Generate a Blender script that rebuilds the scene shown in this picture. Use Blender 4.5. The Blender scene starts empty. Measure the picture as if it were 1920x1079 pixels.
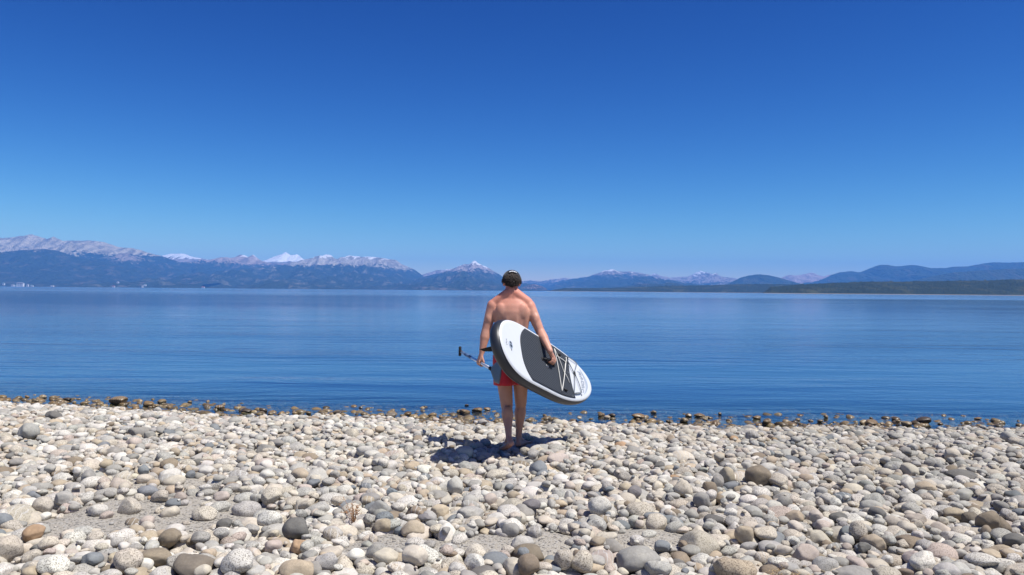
import bpy, math, random
import numpy as np
from mathutils import Matrix, Vector
R = math.radians
sc = bpy.context.scene
C = sc.collection

# ------------------------------------------------------------------ camera
F = 1493.33                      # focal length in pixels of a 1920 px wide frame
CAMZ = 1.55
cam_d = bpy.data.cameras.new('camera')
cam = bpy.data.objects.new('camera', cam_d)
C.objects.link(cam)
cam_d.sensor_width = 36.0
cam_d.lens = 28.0
cam_d.clip_start = 0.1
cam_d.clip_end = 120000.0
cam.matrix_world = Matrix.Translation((0, 0, CAMZ)) @ Matrix.Rotation(R(90) + math.atan(5.8/F), 4, 'X') @ Matrix.Rotation(R(0.5), 4, 'Z')
sc.camera = cam
MR = np.array(cam.matrix_world.to_3x3())

# ------------------------------------------------------------------ world, sun, exposure
SUN = Vector((0.46, -0.22, 1.0)).normalized()
world = bpy.data.worlds.new('World')
sc.world = world
world.use_nodes = True
wn = world.node_tree
wn.nodes.clear()
sky = wn.nodes.new('ShaderNodeTexSky')
sky.sky_type = 'NISHITA'
sky.sun_disc = False
sky.sun_elevation = math.asin(SUN.z)
sky.sun_rotation = math.atan2(SUN.x, SUN.y)
sky.altitude = 800
sky.air_density = 1.0
sky.dust_density = 0.0
sky.ozone_density = 1.0
SKYC = [(2.69, 1.40), (2.2, 1.20), (1.5, 1.0)]
# deep blue, clear mountain air: each channel of the sky gets its own contrast
sp_ = wn.nodes.new('ShaderNodeSeparateColor'); cb_ = wn.nodes.new('ShaderNodeCombineColor')
wn.links.new(sky.outputs[0], sp_.inputs[0])
for k_, (e_, g_) in enumerate(SKYC):
    a_ = wn.nodes.new('ShaderNodeMath'); a_.operation = 'MULTIPLY'; a_.inputs[1].default_value = .1
    b_ = wn.nodes.new('ShaderNodeMath'); b_.operation = 'POWER'; b_.inputs[1].default_value = e_
    c_ = wn.nodes.new('ShaderNodeMath'); c_.operation = 'MULTIPLY'; c_.inputs[1].default_value = g_*10
    wn.links.new(sp_.outputs[k_], a_.inputs[0]); wn.links.new(a_.outputs[0], b_.inputs[0])
    wn.links.new(b_.outputs[0], c_.inputs[0]); wn.links.new(c_.outputs[0], cb_.inputs[k_])
bg = wn.nodes.new('ShaderNodeBackground')
bg.inputs['Strength'].default_value = 0.10
wo = wn.nodes.new('ShaderNodeOutputWorld')
# broad glow added round the high sun, out of view, to fill the shadows
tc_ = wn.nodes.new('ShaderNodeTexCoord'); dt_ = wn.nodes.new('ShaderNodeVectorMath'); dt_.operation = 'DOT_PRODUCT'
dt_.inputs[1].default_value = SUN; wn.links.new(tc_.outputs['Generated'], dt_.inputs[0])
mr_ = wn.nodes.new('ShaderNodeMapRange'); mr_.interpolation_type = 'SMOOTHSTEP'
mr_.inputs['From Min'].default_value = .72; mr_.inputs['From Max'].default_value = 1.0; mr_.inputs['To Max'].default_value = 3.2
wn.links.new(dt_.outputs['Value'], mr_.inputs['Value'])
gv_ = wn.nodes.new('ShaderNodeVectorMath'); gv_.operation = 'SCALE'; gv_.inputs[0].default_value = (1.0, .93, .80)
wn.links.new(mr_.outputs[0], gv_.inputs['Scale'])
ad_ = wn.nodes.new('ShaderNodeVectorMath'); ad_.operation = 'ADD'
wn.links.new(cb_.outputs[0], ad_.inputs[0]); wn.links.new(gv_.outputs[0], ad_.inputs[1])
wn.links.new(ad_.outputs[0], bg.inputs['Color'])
wn.links.new(bg.outputs[0], wo.inputs['Surface'])
sd = bpy.data.lights.new('sun', 'SUN')
sd.energy = 5.0
sd.angle = R(0.53)
sd.color = (1.0, 0.965, 0.91)
so = bpy.data.objects.new('sun', sd)
so.rotation_euler = SUN.to_track_quat('Z', 'Y').to_euler()
so.location = (5, -3, 20)
C.objects.link(so)
vs = sc.view_settings
vs.view_transform = 'Standard'
vs.look = 'None'
vs.exposure = 0.35
vs.gamma = 1.0
vs.use_curve_mapping = False
sc.cycles.use_denoising = True
sc.cycles.max_bounces = 6
sc.cycles.volume_bounces = 1
sc.cycles.transparent_max_bounces = 6
sc.cycles.caustics_reflective = False
sc.cycles.caustics_refractive = False

# ------------------------------------------------------------------ helpers
def P(px, py, d):
    """world point at forward distance d along the sight line of photograph pixel (px, py)"""
    v = MR @ np.array([px - 960.0, -(py - 539.5), -F])
    v = v/v[1]*d
    return Vector((v[0], v[1], v[2] + CAMZ))
def proj(p):
    p = np.atleast_2d(np.asarray(p, float)) - np.array([0, 0, CAMZ])
    c = p @ MR
    z = np.maximum(-c[:, 2], 1e-6)
    return np.c_[960 + c[:, 0]/z*F, 539.5 - c[:, 1]/z*F, z]
def link(name, me, mats=(), parent=None, smooth=True):
    o = bpy.data.objects.new(name, me)
    C.objects.link(o)
    for m in (mats if isinstance(mats, (list, tuple)) else [mats]):
        me.materials.append(m)
    if parent is not None:
        o.parent = parent
    if smooth and len(me.polygons):
        me.polygons.foreach_set('use_smooth', np.ones(len(me.polygons), bool))
    return o
def mesh_np(name, V, Fc, mats=(), parent=None, smooth=True, attrs=None):
    """V (n,3), Fc (m,k) of one face size"""
    me = bpy.data.meshes.new(name)
    V = np.ascontiguousarray(V, np.float32); Fc = np.ascontiguousarray(Fc, np.int32)
    m, k = Fc.shape
    me.vertices.add(len(V)); me.vertices.foreach_set('co', V.ravel())
    me.loops.add(m*k); me.loops.foreach_set('vertex_index', Fc.ravel())
    me.polygons.add(m); me.polygons.foreach_set('loop_start', np.arange(0, m*k, k, dtype=np.int32))
    me.update(calc_edges=True)
    me.validate()
    for nm, col in (attrs or {}).items():
        a = me.attributes.new(nm, 'FLOAT_COLOR', 'POINT')
        a.data.foreach_set('color', np.ascontiguousarray(col, np.float32).ravel())
    return link(name, me, mats, parent, smooth)
def tag(o, label=None, cat=None, group=None, kind=None):
    if label: o['label'] = label
    if cat: o['category'] = cat
    if group: o['group'] = group
    if kind: o['kind'] = kind
    return o
def empty(name, loc=(0, 0, 0)):
    o = bpy.data.objects.new(name, None); C.objects.link(o); o.location = loc; o.empty_display_size = .1
    return o
def grid_faces(nr, nc, wrap=False):
    i = np.arange(nr-1)[:, None]; j = np.arange(nc if wrap else nc-1)[None, :]
    a = i*nc + j; b = i*nc + (j+1) % nc; c = (i+1)*nc + (j+1) % nc; d = (i+1)*nc + j
    return np.stack([a, b, c, d], -1).reshape(-1, 4)
class MB:
    """collects shapes, links them as one mesh object"""
    def __init__(s): s.v = []; s.f = []; s.mi = []
    def add(s, V, Fs, mi=0):
        o = len(s.v); s.v += [tuple(map(float, p)) for p in V]; s.f += [tuple(int(i)+o for i in f) for f in Fs]; s.mi += [mi]*len(Fs)
    def tube(s, pts, rad, n=10, mi=0, cap=True, flat=None):
        pts = [Vector(p) for p in pts]
        rad = rad if isinstance(rad, (list, tuple)) else [rad]*len(pts)
        rings = []
        up = None
        for i, p in enumerate(pts):
            t = (pts[min(i+1, len(pts)-1)] - pts[max(i-1, 0)])
            t = t.normalized() if t.length > 1e-9 else Vector((0, 0, 1))
            if up is None: up = Vector((0, 0, 1)) if abs(t.z) < .9 else Vector((0, 1, 0))
            x = t.cross(up).normalized(); y = x.cross(t).normalized(); up = y
            rx = rad[i]; ry = rad[i]*(flat or 1)
            rings.append([p + x*rx*math.cos(2*math.pi*k/n) + y*ry*math.sin(2*math.pi*k/n) for k in range(n)])
        V = [q for r in rings for q in r]
        Fs = [(i*n+k, i*n+(k+1) % n, (i+1)*n+(k+1) % n, (i+1)*n+k) for i in range(len(pts)-1) for k in range(n)]
        if cap:
            Fs += [tuple(range(n))[::-1], tuple((len(pts)-1)*n+k for k in range(n))]
        s.add(V, Fs, mi)
    def cap_tube(s, a, b, ra, rb, n=16, m=5):
        """tapered capsule"""
        a = Vector(a); b = Vector(b); d = b-a; L = d.length; t = d.normalized()
        pts = []; rd = []
        for k in range(m+1):
            an = math.pi/2*(1-k/m); pts.append(a - t*ra*math.sin(an)); rd.append(max(ra*math.cos(an), 1e-4))
        for k in range(m+1):
            an = math.pi/2*k/m; pts.append(b + t*rb*math.sin(an)); rd.append(max(rb*math.cos(an), 1e-4))
        s.tube(pts, rd, n)
    def ball(s, c, r, n=18, rot=None):
        r = (r, r, r) if isinstance(r, (int, float)) else r
        V = []; m = n//2
        M = rot or Matrix.Identity(3)
        for i in range(m+1):
            th = math.pi*i/m
            for k in range(n):
                ph = 2*math.pi*k/n
                V.append(Vector(c) + M @ Vector((r[0]*max(math.sin(th), 1e-3)*math.cos(ph), r[1]*max(math.sin(th), 1e-3)*math.sin(ph), r[2]*math.cos(th))))
        Fs = [(i*n+k, (i+1)*n+k, (i+1)*n+(k+1) % n, i*n+(k+1) % n) for i in range(m) for k in range(n)]
        Fs += [tuple(range(n)), tuple(m*n+k for k in range(n))[::-1]]
        s.add(V, Fs)
    def box(s, c, h, M=None, mi=0):
        M = M or Matrix.Identity(3)
        V = [Vector(c) + M @ Vector((x*h[0], y*h[1], z*h[2])) for x in (-1, 1) for y in (-1, 1) for z in (-1, 1)]
        s.add(V, [(0, 1, 3, 2), (4, 6, 7, 5), (0, 4, 5, 1), (2, 3, 7, 6), (0, 2, 6, 4), (1, 5, 7, 3)], mi)
    def build(s, name, mats, parent=None, smooth=True):
        me = bpy.data.meshes.new(name); me.from_pydata(s.v, [], s.f); me.update()
        if any(s.mi): me.polygons.foreach_set('material_index', np.array(s.mi, np.int32))
        return link(name, me, mats, parent, smooth)
    def remeshed(s, name, mats, parent, voxel, iters, weight=None):
        """fuse the shapes into one continuous surface and relax it"""
        me = bpy.data.meshes.new('t'); me.from_pydata(s.v, [], s.f); me.update()
        o = bpy.data.objects.new('t', me); C.objects.link(o)
        md = o.modifiers.new('r', 'REMESH'); md.mode = 'VOXEL'; md.voxel_size = voxel; md.adaptivity = 0
        dg = bpy.context.evaluated_depsgraph_get(); dg.update()
        m2 = bpy.data.meshes.new_from_object(o.evaluated_get(dg))
        bpy.data.objects.remove(o); bpy.data.meshes.remove(me)
        n = len(m2.vertices); V = np.empty(n*3, np.float32); m2.vertices.foreach_get('co', V); V = V.reshape(-1, 3).astype(float)
        E = np.empty(len(m2.edges)*2, np.int32); m2.edges.foreach_get('vertices', E); E = E.reshape(-1, 2)
        deg = np.bincount(E.ravel(), minlength=n)[:, None]
        w = weight(V)[:, None] if weight else 1.0
        for it in range(iters):
            A = np.zeros_like(V)
            for k in range(3):
                A[:, k] = np.bincount(E[:, 0], V[E[:, 1], k], n) + np.bincount(E[:, 1], V[E[:, 0], k], n)
            V += (A/np.maximum(deg, 1) - V)*0.5*w
        m2.vertices.foreach_set('co', V.astype(np.float32).ravel()); m2.update(); m2.name = name
        m2.materials.clear()
        return link(name, m2, mats, parent)

def _hash(ix, iy, seed):
    n = (ix.astype(np.int64)*374761393 + iy.astype(np.int64)*668265263 + seed*1442695041) & 0x7fffffff
    n = ((n ^ (n >> 13))*1274126177) & 0x7fffffff
    return ((n ^ (n >> 16)) & 0xffff)/65535.0
def vnoise(x, y, seed=0):
    x = np.asarray(x, float); y = np.asarray(y, float)
    ix = np.floor(x); iy = np.floor(y); fx = x-ix; fy = y-iy
    fx = fx*fx*fx*(fx*(fx*6-15)+10); fy = fy*fy*fy*(fy*(fy*6-15)+10)
    a = _hash(ix, iy, seed); b = _hash(ix+1, iy, seed); c = _hash(ix, iy+1, seed); d = _hash(ix+1, iy+1, seed)
    return (a*(1-fx)+b*fx)*(1-fy) + (c*(1-fx)+d*fx)*fy
def fbm(x, y, seed=0, o=5, gain=.5):
    s = 0; a = 1; t = 0
    for k in range(o):
        s = s + a*vnoise(x*2**k, y*2**k, seed+k*17); t += a; a *= gain
    return s/t
def ridged(x, y, seed=0, o=5, gain=.55):
    s = 0; a = 1; t = 0
    for k in range(o):
        s = s + a*(1-np.abs(2*vnoise(x*2**k, y*2**k, seed+k*17)-1)); t += a; a *= gain
    return s/t

# node material helper
class NM:
    def __init__(s, name):
        s.m = bpy.data.materials.new(name); s.m.use_nodes = True; s.t = s.m.node_tree; s.t.nodes.clear()
        s.out = s.n('ShaderNodeOutputMaterial')
    def n(s, ty, **k):
        o = s.t.nodes.new(ty)
        for a, b in k.items(): setattr(o, a, b)
        return o
    def l(s, a, b): s.t.links.new(a, b)
    def math(s, op, a, b=0.0, clamp=False):
        o = s.n('ShaderNodeMath', operation=op); o.use_clamp = clamp
        for i, v in enumerate((a, b)):
            if isinstance(v, (int, float)): o.inputs[i].default_value = v
            else: s.l(v, o.inputs[i])
        return o.outputs[0]
    def noise(s, vec, scale, detail=3, rough=.5, dist=0):
        o = s.n('ShaderNodeTexNoise'); o.inputs['Scale'].default_value = scale; o.inputs['Detail'].default_value = detail
        o.inputs['Roughness'].default_value = rough; o.inputs['Distortion'].default_value = dist
        if vec is not None: s.l(vec, o.inputs['Vector'])
        return o.outputs['Fac']
    def ramp(s, fac, stops):
        o = s.n('ShaderNodeValToRGB'); e = o.color_ramp.elements
        while len(e) < len(stops): e.new(.5)
        for q, (p, c) in zip(e, stops):
            q.position = p; q.color = (c, c, c, 1) if isinstance(c, (int, float)) else (*c, 1)
        s.l(fac, o.inputs[0]); return o.outputs[0]
    def mix(s, f, a, b, mode='MIX'):
        o = s.n('ShaderNodeMix', data_type='RGBA', blend_type=mode)
        for i, v in ((0, f), (6, a), (7, b)):
            if isinstance(v, (int, float)): o.inputs[i].default_value = v
            elif isinstance(v, tuple): o.inputs[i].default_value = (*v, 1)
            else: s.l(v, o.inputs[i])
        return o.outputs[2]
    def bump(s, h, strength, dist, normal=None):
        o = s.n('ShaderNodeBump'); o.inputs['Strength'].default_value = strength; o.inputs['Distance'].default_value = dist
        s.l(h, o.inputs['Height'])
        if normal is not None: s.l(normal, o.inputs['Normal'])
        return o.outputs[0]
    def pos(s): return s.n('ShaderNodeNewGeometry').outputs['Position']
    def mapping(s, vec, scale):
        o = s.n('ShaderNodeMapping'); o.inputs['Scale'].default_value = scale; s.l(vec, o.inputs['Vector']); return o.outputs[0]
    def sep(s, vec):
        o = s.n('ShaderNodeSeparateXYZ'); s.l(vec, o.inputs[0]); return o.outputs
    def bsdf(s, col, rough=.8, normal=None, spec=.5, **k):
        o = s.n('ShaderNodeBsdfPrincipled')
        for key, v in (('Base Color', col), ('Roughness', rough)):
            if isinstance(v, (int, float)): o.inputs[key].default_value = v
            elif isinstance(v, tuple): o.inputs[key].default_value = (*v, 1)
            else: s.l(v, o.inputs[key])
        o.inputs['Specular IOR Level'].default_value = spec
        for key, v in k.items(): o.inputs[key.replace('_', ' ')].default_value = v
        if normal is not None: s.l(normal, o.inputs['Normal'])
        s.l(o.outputs[0], s.out.inputs['Surface']); return o
def simple(name, col, rough=.6, spec=.4, noise=0.0, nscale=60, bump=0.0, **k):
    n = NM(name); p = n.n('ShaderNodeTexCoord').outputs['Object']
    nz = n.noise(p, nscale, 4)
    c = n.mix(nz, tuple(x*(1-noise) for x in col), tuple(min(1, x*(1+noise)) for x in col))
    n.bsdf(c, rough, n.bump(nz, bump, .003) if bump else None, spec, **k)
    return n.m

# ------------------------------------------------------------------ ground, shoreline, water
WZ = -0.30
SX = np.array([-400, -60, -14, -8.4, -3.9, 0, 3.7, 7.3, 14, 60, 400.])
SY = np.array([60, 22, 13.9, 13.0, 12.1, 11.55, 11.5, 11.4, 11.2, 14, 60.])
def shore(x): return np.interp(x, SX, SY) + .16*(vnoise(np.asarray(x)*.9, 3.3, 5)-.5)*2
SAND = [(285, 955, .84, .34, 0), (745, 1011, .42, .13, 1), (1205, 990, .34, .12, 2), (300, 900, .5, .12, 3), (1390, 943, .4, .08, 4), (1010, 1006, .28, .14, 5), (905, 1005, .3, .1, 6)]
sand_pts = []
for px, py, rx, ry, k in SAND:
    d0 = 1.55*F/(py-545.3)
    q = P(px, py, d0); sand_pts.append((q.x, q.y, rx, ry*2.2))
def sandmask(x, y):
    m = np.zeros_like(np.asarray(x, float))
    for cx, cy, rx, ry in sand_pts:
        q = ((x-cx)/rx)**2 + ((y-cy)/ry)**2
        m = np.maximum(m, np.clip(1.25 - q - .9*(vnoise(x*5, y*5, 8)-.5), 0, 1))
    return m
def ground_z(x, y):
    x = np.asarray(x, float); y = np.asarray(y, float)
    s = shore(x) - y
    t = np.clip(1 - s/3.6, 0, 1)
    z = -0.085 - 0.36*t**1.7
    z = np.where(s < 0, -0.445 + s*.26, z)
    z = np.where(s < -6, -2.005 + (s+6)*.08, z)
    z = np.maximum(z, -9)
    z = z + .05*(fbm(x*.55, y*.7, 21, 3)-.5)*np.clip(s+1, 0, 1)*np.clip(1-abs(x)/30, 0, 1)
    z = z + .045*np.clip(sandmask(x, y), 0, 1)
    return z
def axis(a, b, fine0, fine1, st, g=1.35):
    c = list(np.arange(fine0, fine1+st/2, st)); s = st
    while c[-1] < b: s *= g; c.append(min(b, c[-1]+s))
    s = st
    while c[0] > a: s *= g; c.insert(0, max(a, c[0]-s))
    return np.array(c)

def ground_mat():
    n = NM('gravel_sand'); p = n.pos()
    a = n.noise(p, 3.0, 4); b = n.noise(p, 90, 4, .7)
    v = n.n('ShaderNodeTexVoronoi'); v.inputs['Scale'].default_value = 75; n.l(p, v.inputs['Vector'])
    col = n.mix(a, (.29, .26, .21), (.38, .345, .285))
    col = n.mix(n.ramp(b, [(.42, 0.0), (.62, 1.0)]), col, (.42, .39, .34))
    sepc = n.n('ShaderNodeSeparateColor'); n.l(v.outputs['Color'], sepc.inputs[0])
    col = n.mix(n.ramp(sepc.outputs[0], [(.72, 0.0), (.78, .8)]), col, (.42, .40, .36))
    col = n.mix(n.ramp(sepc.outputs[1], [(.80, 0.0), (.85, .8)]), col, (.10, .095, .09))
    z = n.sep(p)[2]
    wet = n.math('SUBTRACT', 1.0, n.math('MULTIPLY', n.math('ADD', z, -WZ+.02), 14.0), True)
    col = n.mix(wet, col, (.075, .06, .038))
    hb = n.math('ADD', n.math('MULTIPLY', v.outputs['Distance'], -.6), b)
    n.bsdf(col, .9, n.bump(hb, .9, .012), .25)
    return n.m
gx = axis(-3000, 3000, -13, 13, .1); gy = axis(-300, 130, 2.5, 15.5, .1)
GX, GY = np.meshgrid(gx, gy)
gz = ground_z(GX, GY)
ground = mesh_np('beach_ground', np.c_[GX.ravel(), GY.ravel(), gz.ravel()], grid_faces(len(gy), len(gx)), ground_mat())
tag(ground, kind='structure')

def water_mat():
    n = NM('lake_water'); p = n.pos(); xyz = n.sep(p)
    # small ripples, longer wavelets, gentle swell; wind-ruffled patches
    m1 = n.mapping(p, (1.0, 1.7, 1)); m2 = n.mapping(p, (.35, .9, 1)); m3 = n.mapping(p, (.0012, .005, 1)); m4 = n.mapping(p, (.012, .06, 1)); m5 = n.mapping(p, (.05, .3, 1))
    r1 = n.noise(m1, 5.5, 3, .55, .3); r2 = n.noise(m2, 2.1, 3, .5, .4)
    patch = n.ramp(n.noise(m3, 1.0, 3, .6, .5), [(.42, .25), (.58, 1.0)])
    patch2 = n.math('MULTIPLY', n.ramp(n.noise(m4, 1.0, 3, .6, .5), [(.38, .4), (.62, 1.0)]), n.ramp(n.noise(m5, 1.0, 3, .6, .5), [(.35, .55), (.65, 1.0)]))
    pt = n.math('MULTIPLY', patch, patch2)
    h = n.math('ADD', n.math('MULTIPLY', r1, .30), n.math('MULTIPLY', r2, .9))
    r3 = n.noise(n.mapping(p, (.10, .42, 1)), 1.0, 3, .5, .5)
    h = n.math('ADD', h, n.math('MULTIPLY', r3, 2.6)); h = n.math('MULTIPLY', h, pt)
    fade = n.math('DIVIDE', 42.0, n.math('ADD', xyz[1], 32.0), True)
    bmp = n.n('ShaderNodeBump'); bmp.inputs['Distance'].default_value = .045
    n.l(fade, bmp.inputs['Strength']); n.l(h, bmp.inputs['Height'])
    gl = n.n('ShaderNodeBsdfGlossy'); n.l(bmp.outputs[0], gl.inputs['Normal'])
    gl.inputs['Color'].default_value = (.96, .98, 1, 1)
    rg = n.math('ADD', .03, n.math('MULTIPLY', n.math('SUBTRACT', 1.0, fade), n.math('ADD', .04, n.math('MULTIPLY', pt, .15))))
    n.l(rg, gl.inputs['Roughness'])
    fr = n.n('ShaderNodeFresnel'); fr.inputs['IOR'].default_value = 1.33; n.l(bmp.outputs[0], fr.inputs['Normal'])
    body = n.n('ShaderNodeBsdfDiffuse'); body.inputs['Color'].default_value = (.013, .046, .118, 1)
    tr = n.n('ShaderNodeBsdfTransparent'); tr.inputs['Color'].default_value = (.62, .70, .70, 1)
    at = n.n('ShaderNodeAttribute'); at.attribute_name = 'deep'
    mx = n.n('ShaderNodeMixShader'); n.l(at.outputs['Fac'], mx.inputs[0]); n.l(tr.outputs[0], mx.inputs[1]); n.l(body.outputs[0], mx.inputs[2])
    m2_ = n.n('ShaderNodeMixShader'); n.l(fr.outputs[0], m2_.inputs[0]); n.l(mx.outputs[0], m2_.inputs[1]); n.l(gl.outputs[0], m2_.inputs[2])
    n.l(m2_.outputs[0], n.out.inputs['Surface'])
    return n.m
wx = axis(-29000, 29000, -14, 14, .5, 1.5); wy = axis(9, 19000, 9, 18, .25, 1.5)
WX, WY = np.meshgrid(wx, wy)
dep = np.clip((WY-shore(WX)-.15)/2.8, 0, 1)**.7*np.ones_like(WX)
water = mesh_np('lake_water', np.c_[WX.ravel(), WY.ravel(), np.full(WX.size, WZ)], grid_faces(len(wy), len(wx)), water_mat(), smooth=False,
                attrs={'deep': np.c_[dep.ravel(), dep.ravel(), dep.ravel(), np.ones(dep.size)]})
tag(water, kind='structure')

# ------------------------------------------------------------------ mountains and hills
def mountain_mat(name, forest, rock, snow, zt, zs, soft=80., rocky=.5, nscale=.004):
    n = NM(name); p = n.pos(); xyz = n.sep(p); z = xyz[2]
    nb = n.noise(n.mapping(p, (1, 1, 1.5)), nscale, 6, .65); nf = n.noise(p, nscale*6, 5, .6)
    # warped height decides forest / bare rock / snow
    zz = n.math('ADD', z, n.math('MULTIPLY', n.math('SUBTRACT', nb, .5), soft*7.0))
    zz = n.math('ADD', zz, n.math('MULTIPLY', n.math('SUBTRACT', nf, .5), soft*7.0))
    tf = n.math('DIVIDE', n.math('SUBTRACT', zz, zt), soft*.7, True)
    st = n.noise(n.mapping(p, (1, .22, .30)), nscale*3.2, 5, .65)  # downslope streaks; also paint gully light and shade into rock and forest colours
    fcol = n.mix(nf, tuple(c*.4 for c in forest), tuple(c*1.9 for c in forest))
    fcol = n.mix(n.ramp(nb, [(.55, 0.0), (.75, .6)]), fcol, tuple(.5*a+.5*b for a, b in zip(forest, rock)))
    rcol = n.mix(nf, tuple(c*.45 for c in rock), tuple(min(1, c*1.5) for c in rock))
    rcol = n.mix(n.ramp(st, [(.40, .85), (.56, 0.0)]), rcol, tuple(.35*a+.35*b for a, b in zip(rock, forest)))
    fcol = n.mix(n.ramp(st, [(.56, 0.0), (.68, .55)]), fcol, tuple(.6*c for c in rock))
    col = n.mix(tf, fcol, rcol)
    sf = n.math('DIVIDE', n.math('SUBTRACT', n.math('ADD', z, n.math('MULTIPLY', n.math('SUBTRACT', st, .5), soft*9.0)), zs), soft*.22, True)
    # steep faces shed snow
    nz = n.sep(n.n('ShaderNodeNewGeometry').outputs['Normal'])[2]
    sf = n.math('MULTIPLY', sf, n.ramp(nz, [(.62, 0.0), (.82, 1.0)]))
    col = n.mix(sf, col, snow)
    n.bsdf(col, .95, n.bump(n.math('ADD', nf, n.math('MULTIPLY', st, 1.6)), 1.0, 60.0), .1)
    return n.m
YH = lambda px: 537.0 + px/1920*17.0
def mrange(name, D, pts, Wf, Wb, mat, amp=.22, rs=1.0, seed=1, step=3.0, rows=44, lift=0.0, jag=1.0, base=-12.0):
    px = np.arange(pts[0][0], pts[-1][0]+step, step); py = np.interp(px, [p[0] for p in pts], [p[1] for p in pts])
    jit = (fbm(px*.11, px*0+seed, seed, 4)-.5)*2.4*jag
    ends = np.clip(np.minimum(px-px[0], px[-1]-px)/12, 0, 1)
    py = py + jit*ends
    q = np.array([P(a, b, D) for a, b in zip(px, py)])
    X = q[:, 0]; Hh = q[:, 2]
    s = np.concatenate([np.linspace(-1, 0, rows)**1.0, np.linspace(0, 1, rows//3)[1:]])
    Z = np.zeros((len(s), len(X))); Yc = np.zeros_like(Z); Xc = np.zeros_like(Z)
    for i, t in enumerate(s):
        dpt = Wf*t if t < 0 else Wb*t
        a = abs(t)
        prof = (1-a)**1.25 if t < 0 else (1-a)**1.1
        rg = .6*ridged((X+seed*731)/(620*rs) + .35*np.sin(dpt/(700*rs)+seed), np.full_like(X, dpt/(1500*rs)), seed, 6) + .4*ridged((X+seed*431)/(240*rs), np.full_like(X, dpt/(900*rs)), seed+5, 5, .6)
        env = min(1.0, a*7)*(1-a)**.5
        z = Hh*prof - Hh*amp*env*(1-rg)*4.4 + Hh*amp*1.0*env
        if t < 0:                                   # keep the front below the traced ridge line
            z = np.minimum(z, (Hh-CAMZ)*(D+dpt)/D*(1-.05*a) + CAMZ)
        z = z + base*a
        Z[i] = z; Yc[i] = D+dpt; Xc[i] = X
    V = np.c_[Xc.ravel(), Yc.ravel(), Z.ravel()]
    o = mesh_np(name, V, grid_faces(len(s), len(X)), mat)
    return tag(o, kind='structure')

FOR = (.035, .050, .034); ROCK = (.42, .33, .27); SNOW = (.86, .87, .88); NOS = 99999
mA = mountain_mat('bare_tan_slopes', FOR, (.53, .47, .36), SNOW, 395, NOS, 50)
mB = mountain_mat('forested_slopes', FOR, (.30, .25, .20), SNOW, 410, NOS, 60)
mC = mountain_mat('snow_plateau', FOR, (.44, .36, .32), SNOW, 345, 490, 34)
mD = mountain_mat('rock_and_forest', FOR, (.48, .38, .33), SNOW, 345, 505, 46)
mE = mountain_mat('snow_peak', (.1, .1, .1), (.3, .28, .28), SNOW, 165, 455, 18, nscale=.003)
mF = mountain_mat('cliff_range', FOR, (.54, .49, .41), SNOW, 295, 462, 36)
mG = mountain_mat('pointed_peak', FOR, (.46, .39, .37), SNOW, 232, 350, 36)
mH = mountain_mat('right_range', FOR, (.40, .34, .32), SNOW, 245, 335, 40)
mI = mountain_mat('distant_peaks', FOR, (.44, .37, .35), SNOW, 154, 345, 45)
mL = mountain_mat('near_hills', FOR, (.24, .20, .15), SNOW, 700, NOS, 60)

mrange('mountains', 14000, [(470, 496), (490, 491), (510, 483), (522, 479), (530, 476), (536, 473), (545, 479), (558, 477), (567, 485), (580, 492), (600, 500)], 3500, 3000, mE, .12, 1.2, 3, jag=.4)
mrange('mountains', 13600, [(290, 490), (305, 479), (320, 476), (345, 476), (358, 481), (383, 486), (420, 492)], 5000, 3000, mC, .15, 1.2, 4, jag=.5)
mrange('mountains', 13600, [(780, 522), (800, 512), (815, 508), (830, 507), (850, 504), (870, 503), (900, 512), (950, 528)], 4000, 3000, mI, .15, 1.2, 5)
mrange('mountains', 10500, [(-260, 470), (-120, 455), (-40, 450), (0, 447), (30, 444), (60, 440), (75, 445), (88, 449), (100, 444), (108, 447), (120, 452), (150, 452), (165, 451), (180, 452), (200, 456), (225, 464), (250, 466), (262, 469), (285, 476), (305, 481), (330, 490), (370, 500), (420, 515)], 4300, 3000, mA, .24, 1.0, 11, rows=60)
mrange('mountains', 12200, [(340, 505), (380, 488), (410, 485), (425, 486), (440, 482), (452, 477), (462, 480), (468, 485), (475, 478), (486, 486), (500, 493), (530, 495), (560, 490), (590, 492), (640, 505)], 7000, 3000, mD, .24, .9, 12, rows=56)
mrange('mountains', 11800, [(500, 505), (540, 498), (567, 487), (590, 484), (602, 481), (612, 477), (622, 479), (630, 487), (640, 482), (660, 480), (680, 482), (700, 482), (720, 485), (740, 487), (752, 495), (765, 501), (778, 506), (787, 513), (800, 524), (850, 535)], 6500, 3000, mF, .26, .8, 13, rows=56)
mrange('mountains', 11000, [(770, 530), (790, 520), (810, 516), (840, 508), (858, 500), (870, 496), (880, 496), (890, 489), (899, 495), (915, 502), (930, 511), (943, 520), (960, 527), (985, 534), (1010, 545)], 5500, 3000, mG, .26, .7, 14, rows=56)
mrange('mountains', 15000, [(930, 532), (980, 528), (995, 526), (1010, 528), (1030, 525), (1045, 523), (1062, 521), (1075, 525), (1110, 530)], 4000, 2500, mI, .18, 1.1, 15)
mrange('mountains', 13000, [(1020, 540), (1045, 530), (1075, 523), (1100, 519), (1120, 513), (1132, 508), (1148, 505), (1162, 510), (1180, 509), (1190, 510), (1205, 513), (1222, 520), (1240, 531), (1270, 543)], 6500, 2500, mH, .24, 1.0, 16, rows=50)
mrange('mountains', 15000, [(1190, 530), (1215, 518), (1228, 513), (1236, 516), (1250, 522), (1275, 519), (1290, 519), (1303, 512), (1313, 508), (1322, 513), (1340, 516), (1352, 519), (1380, 523), (1400, 526), (1450, 535)], 6000, 2500, mI, .2, 1.0, 17, rows=50)
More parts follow.
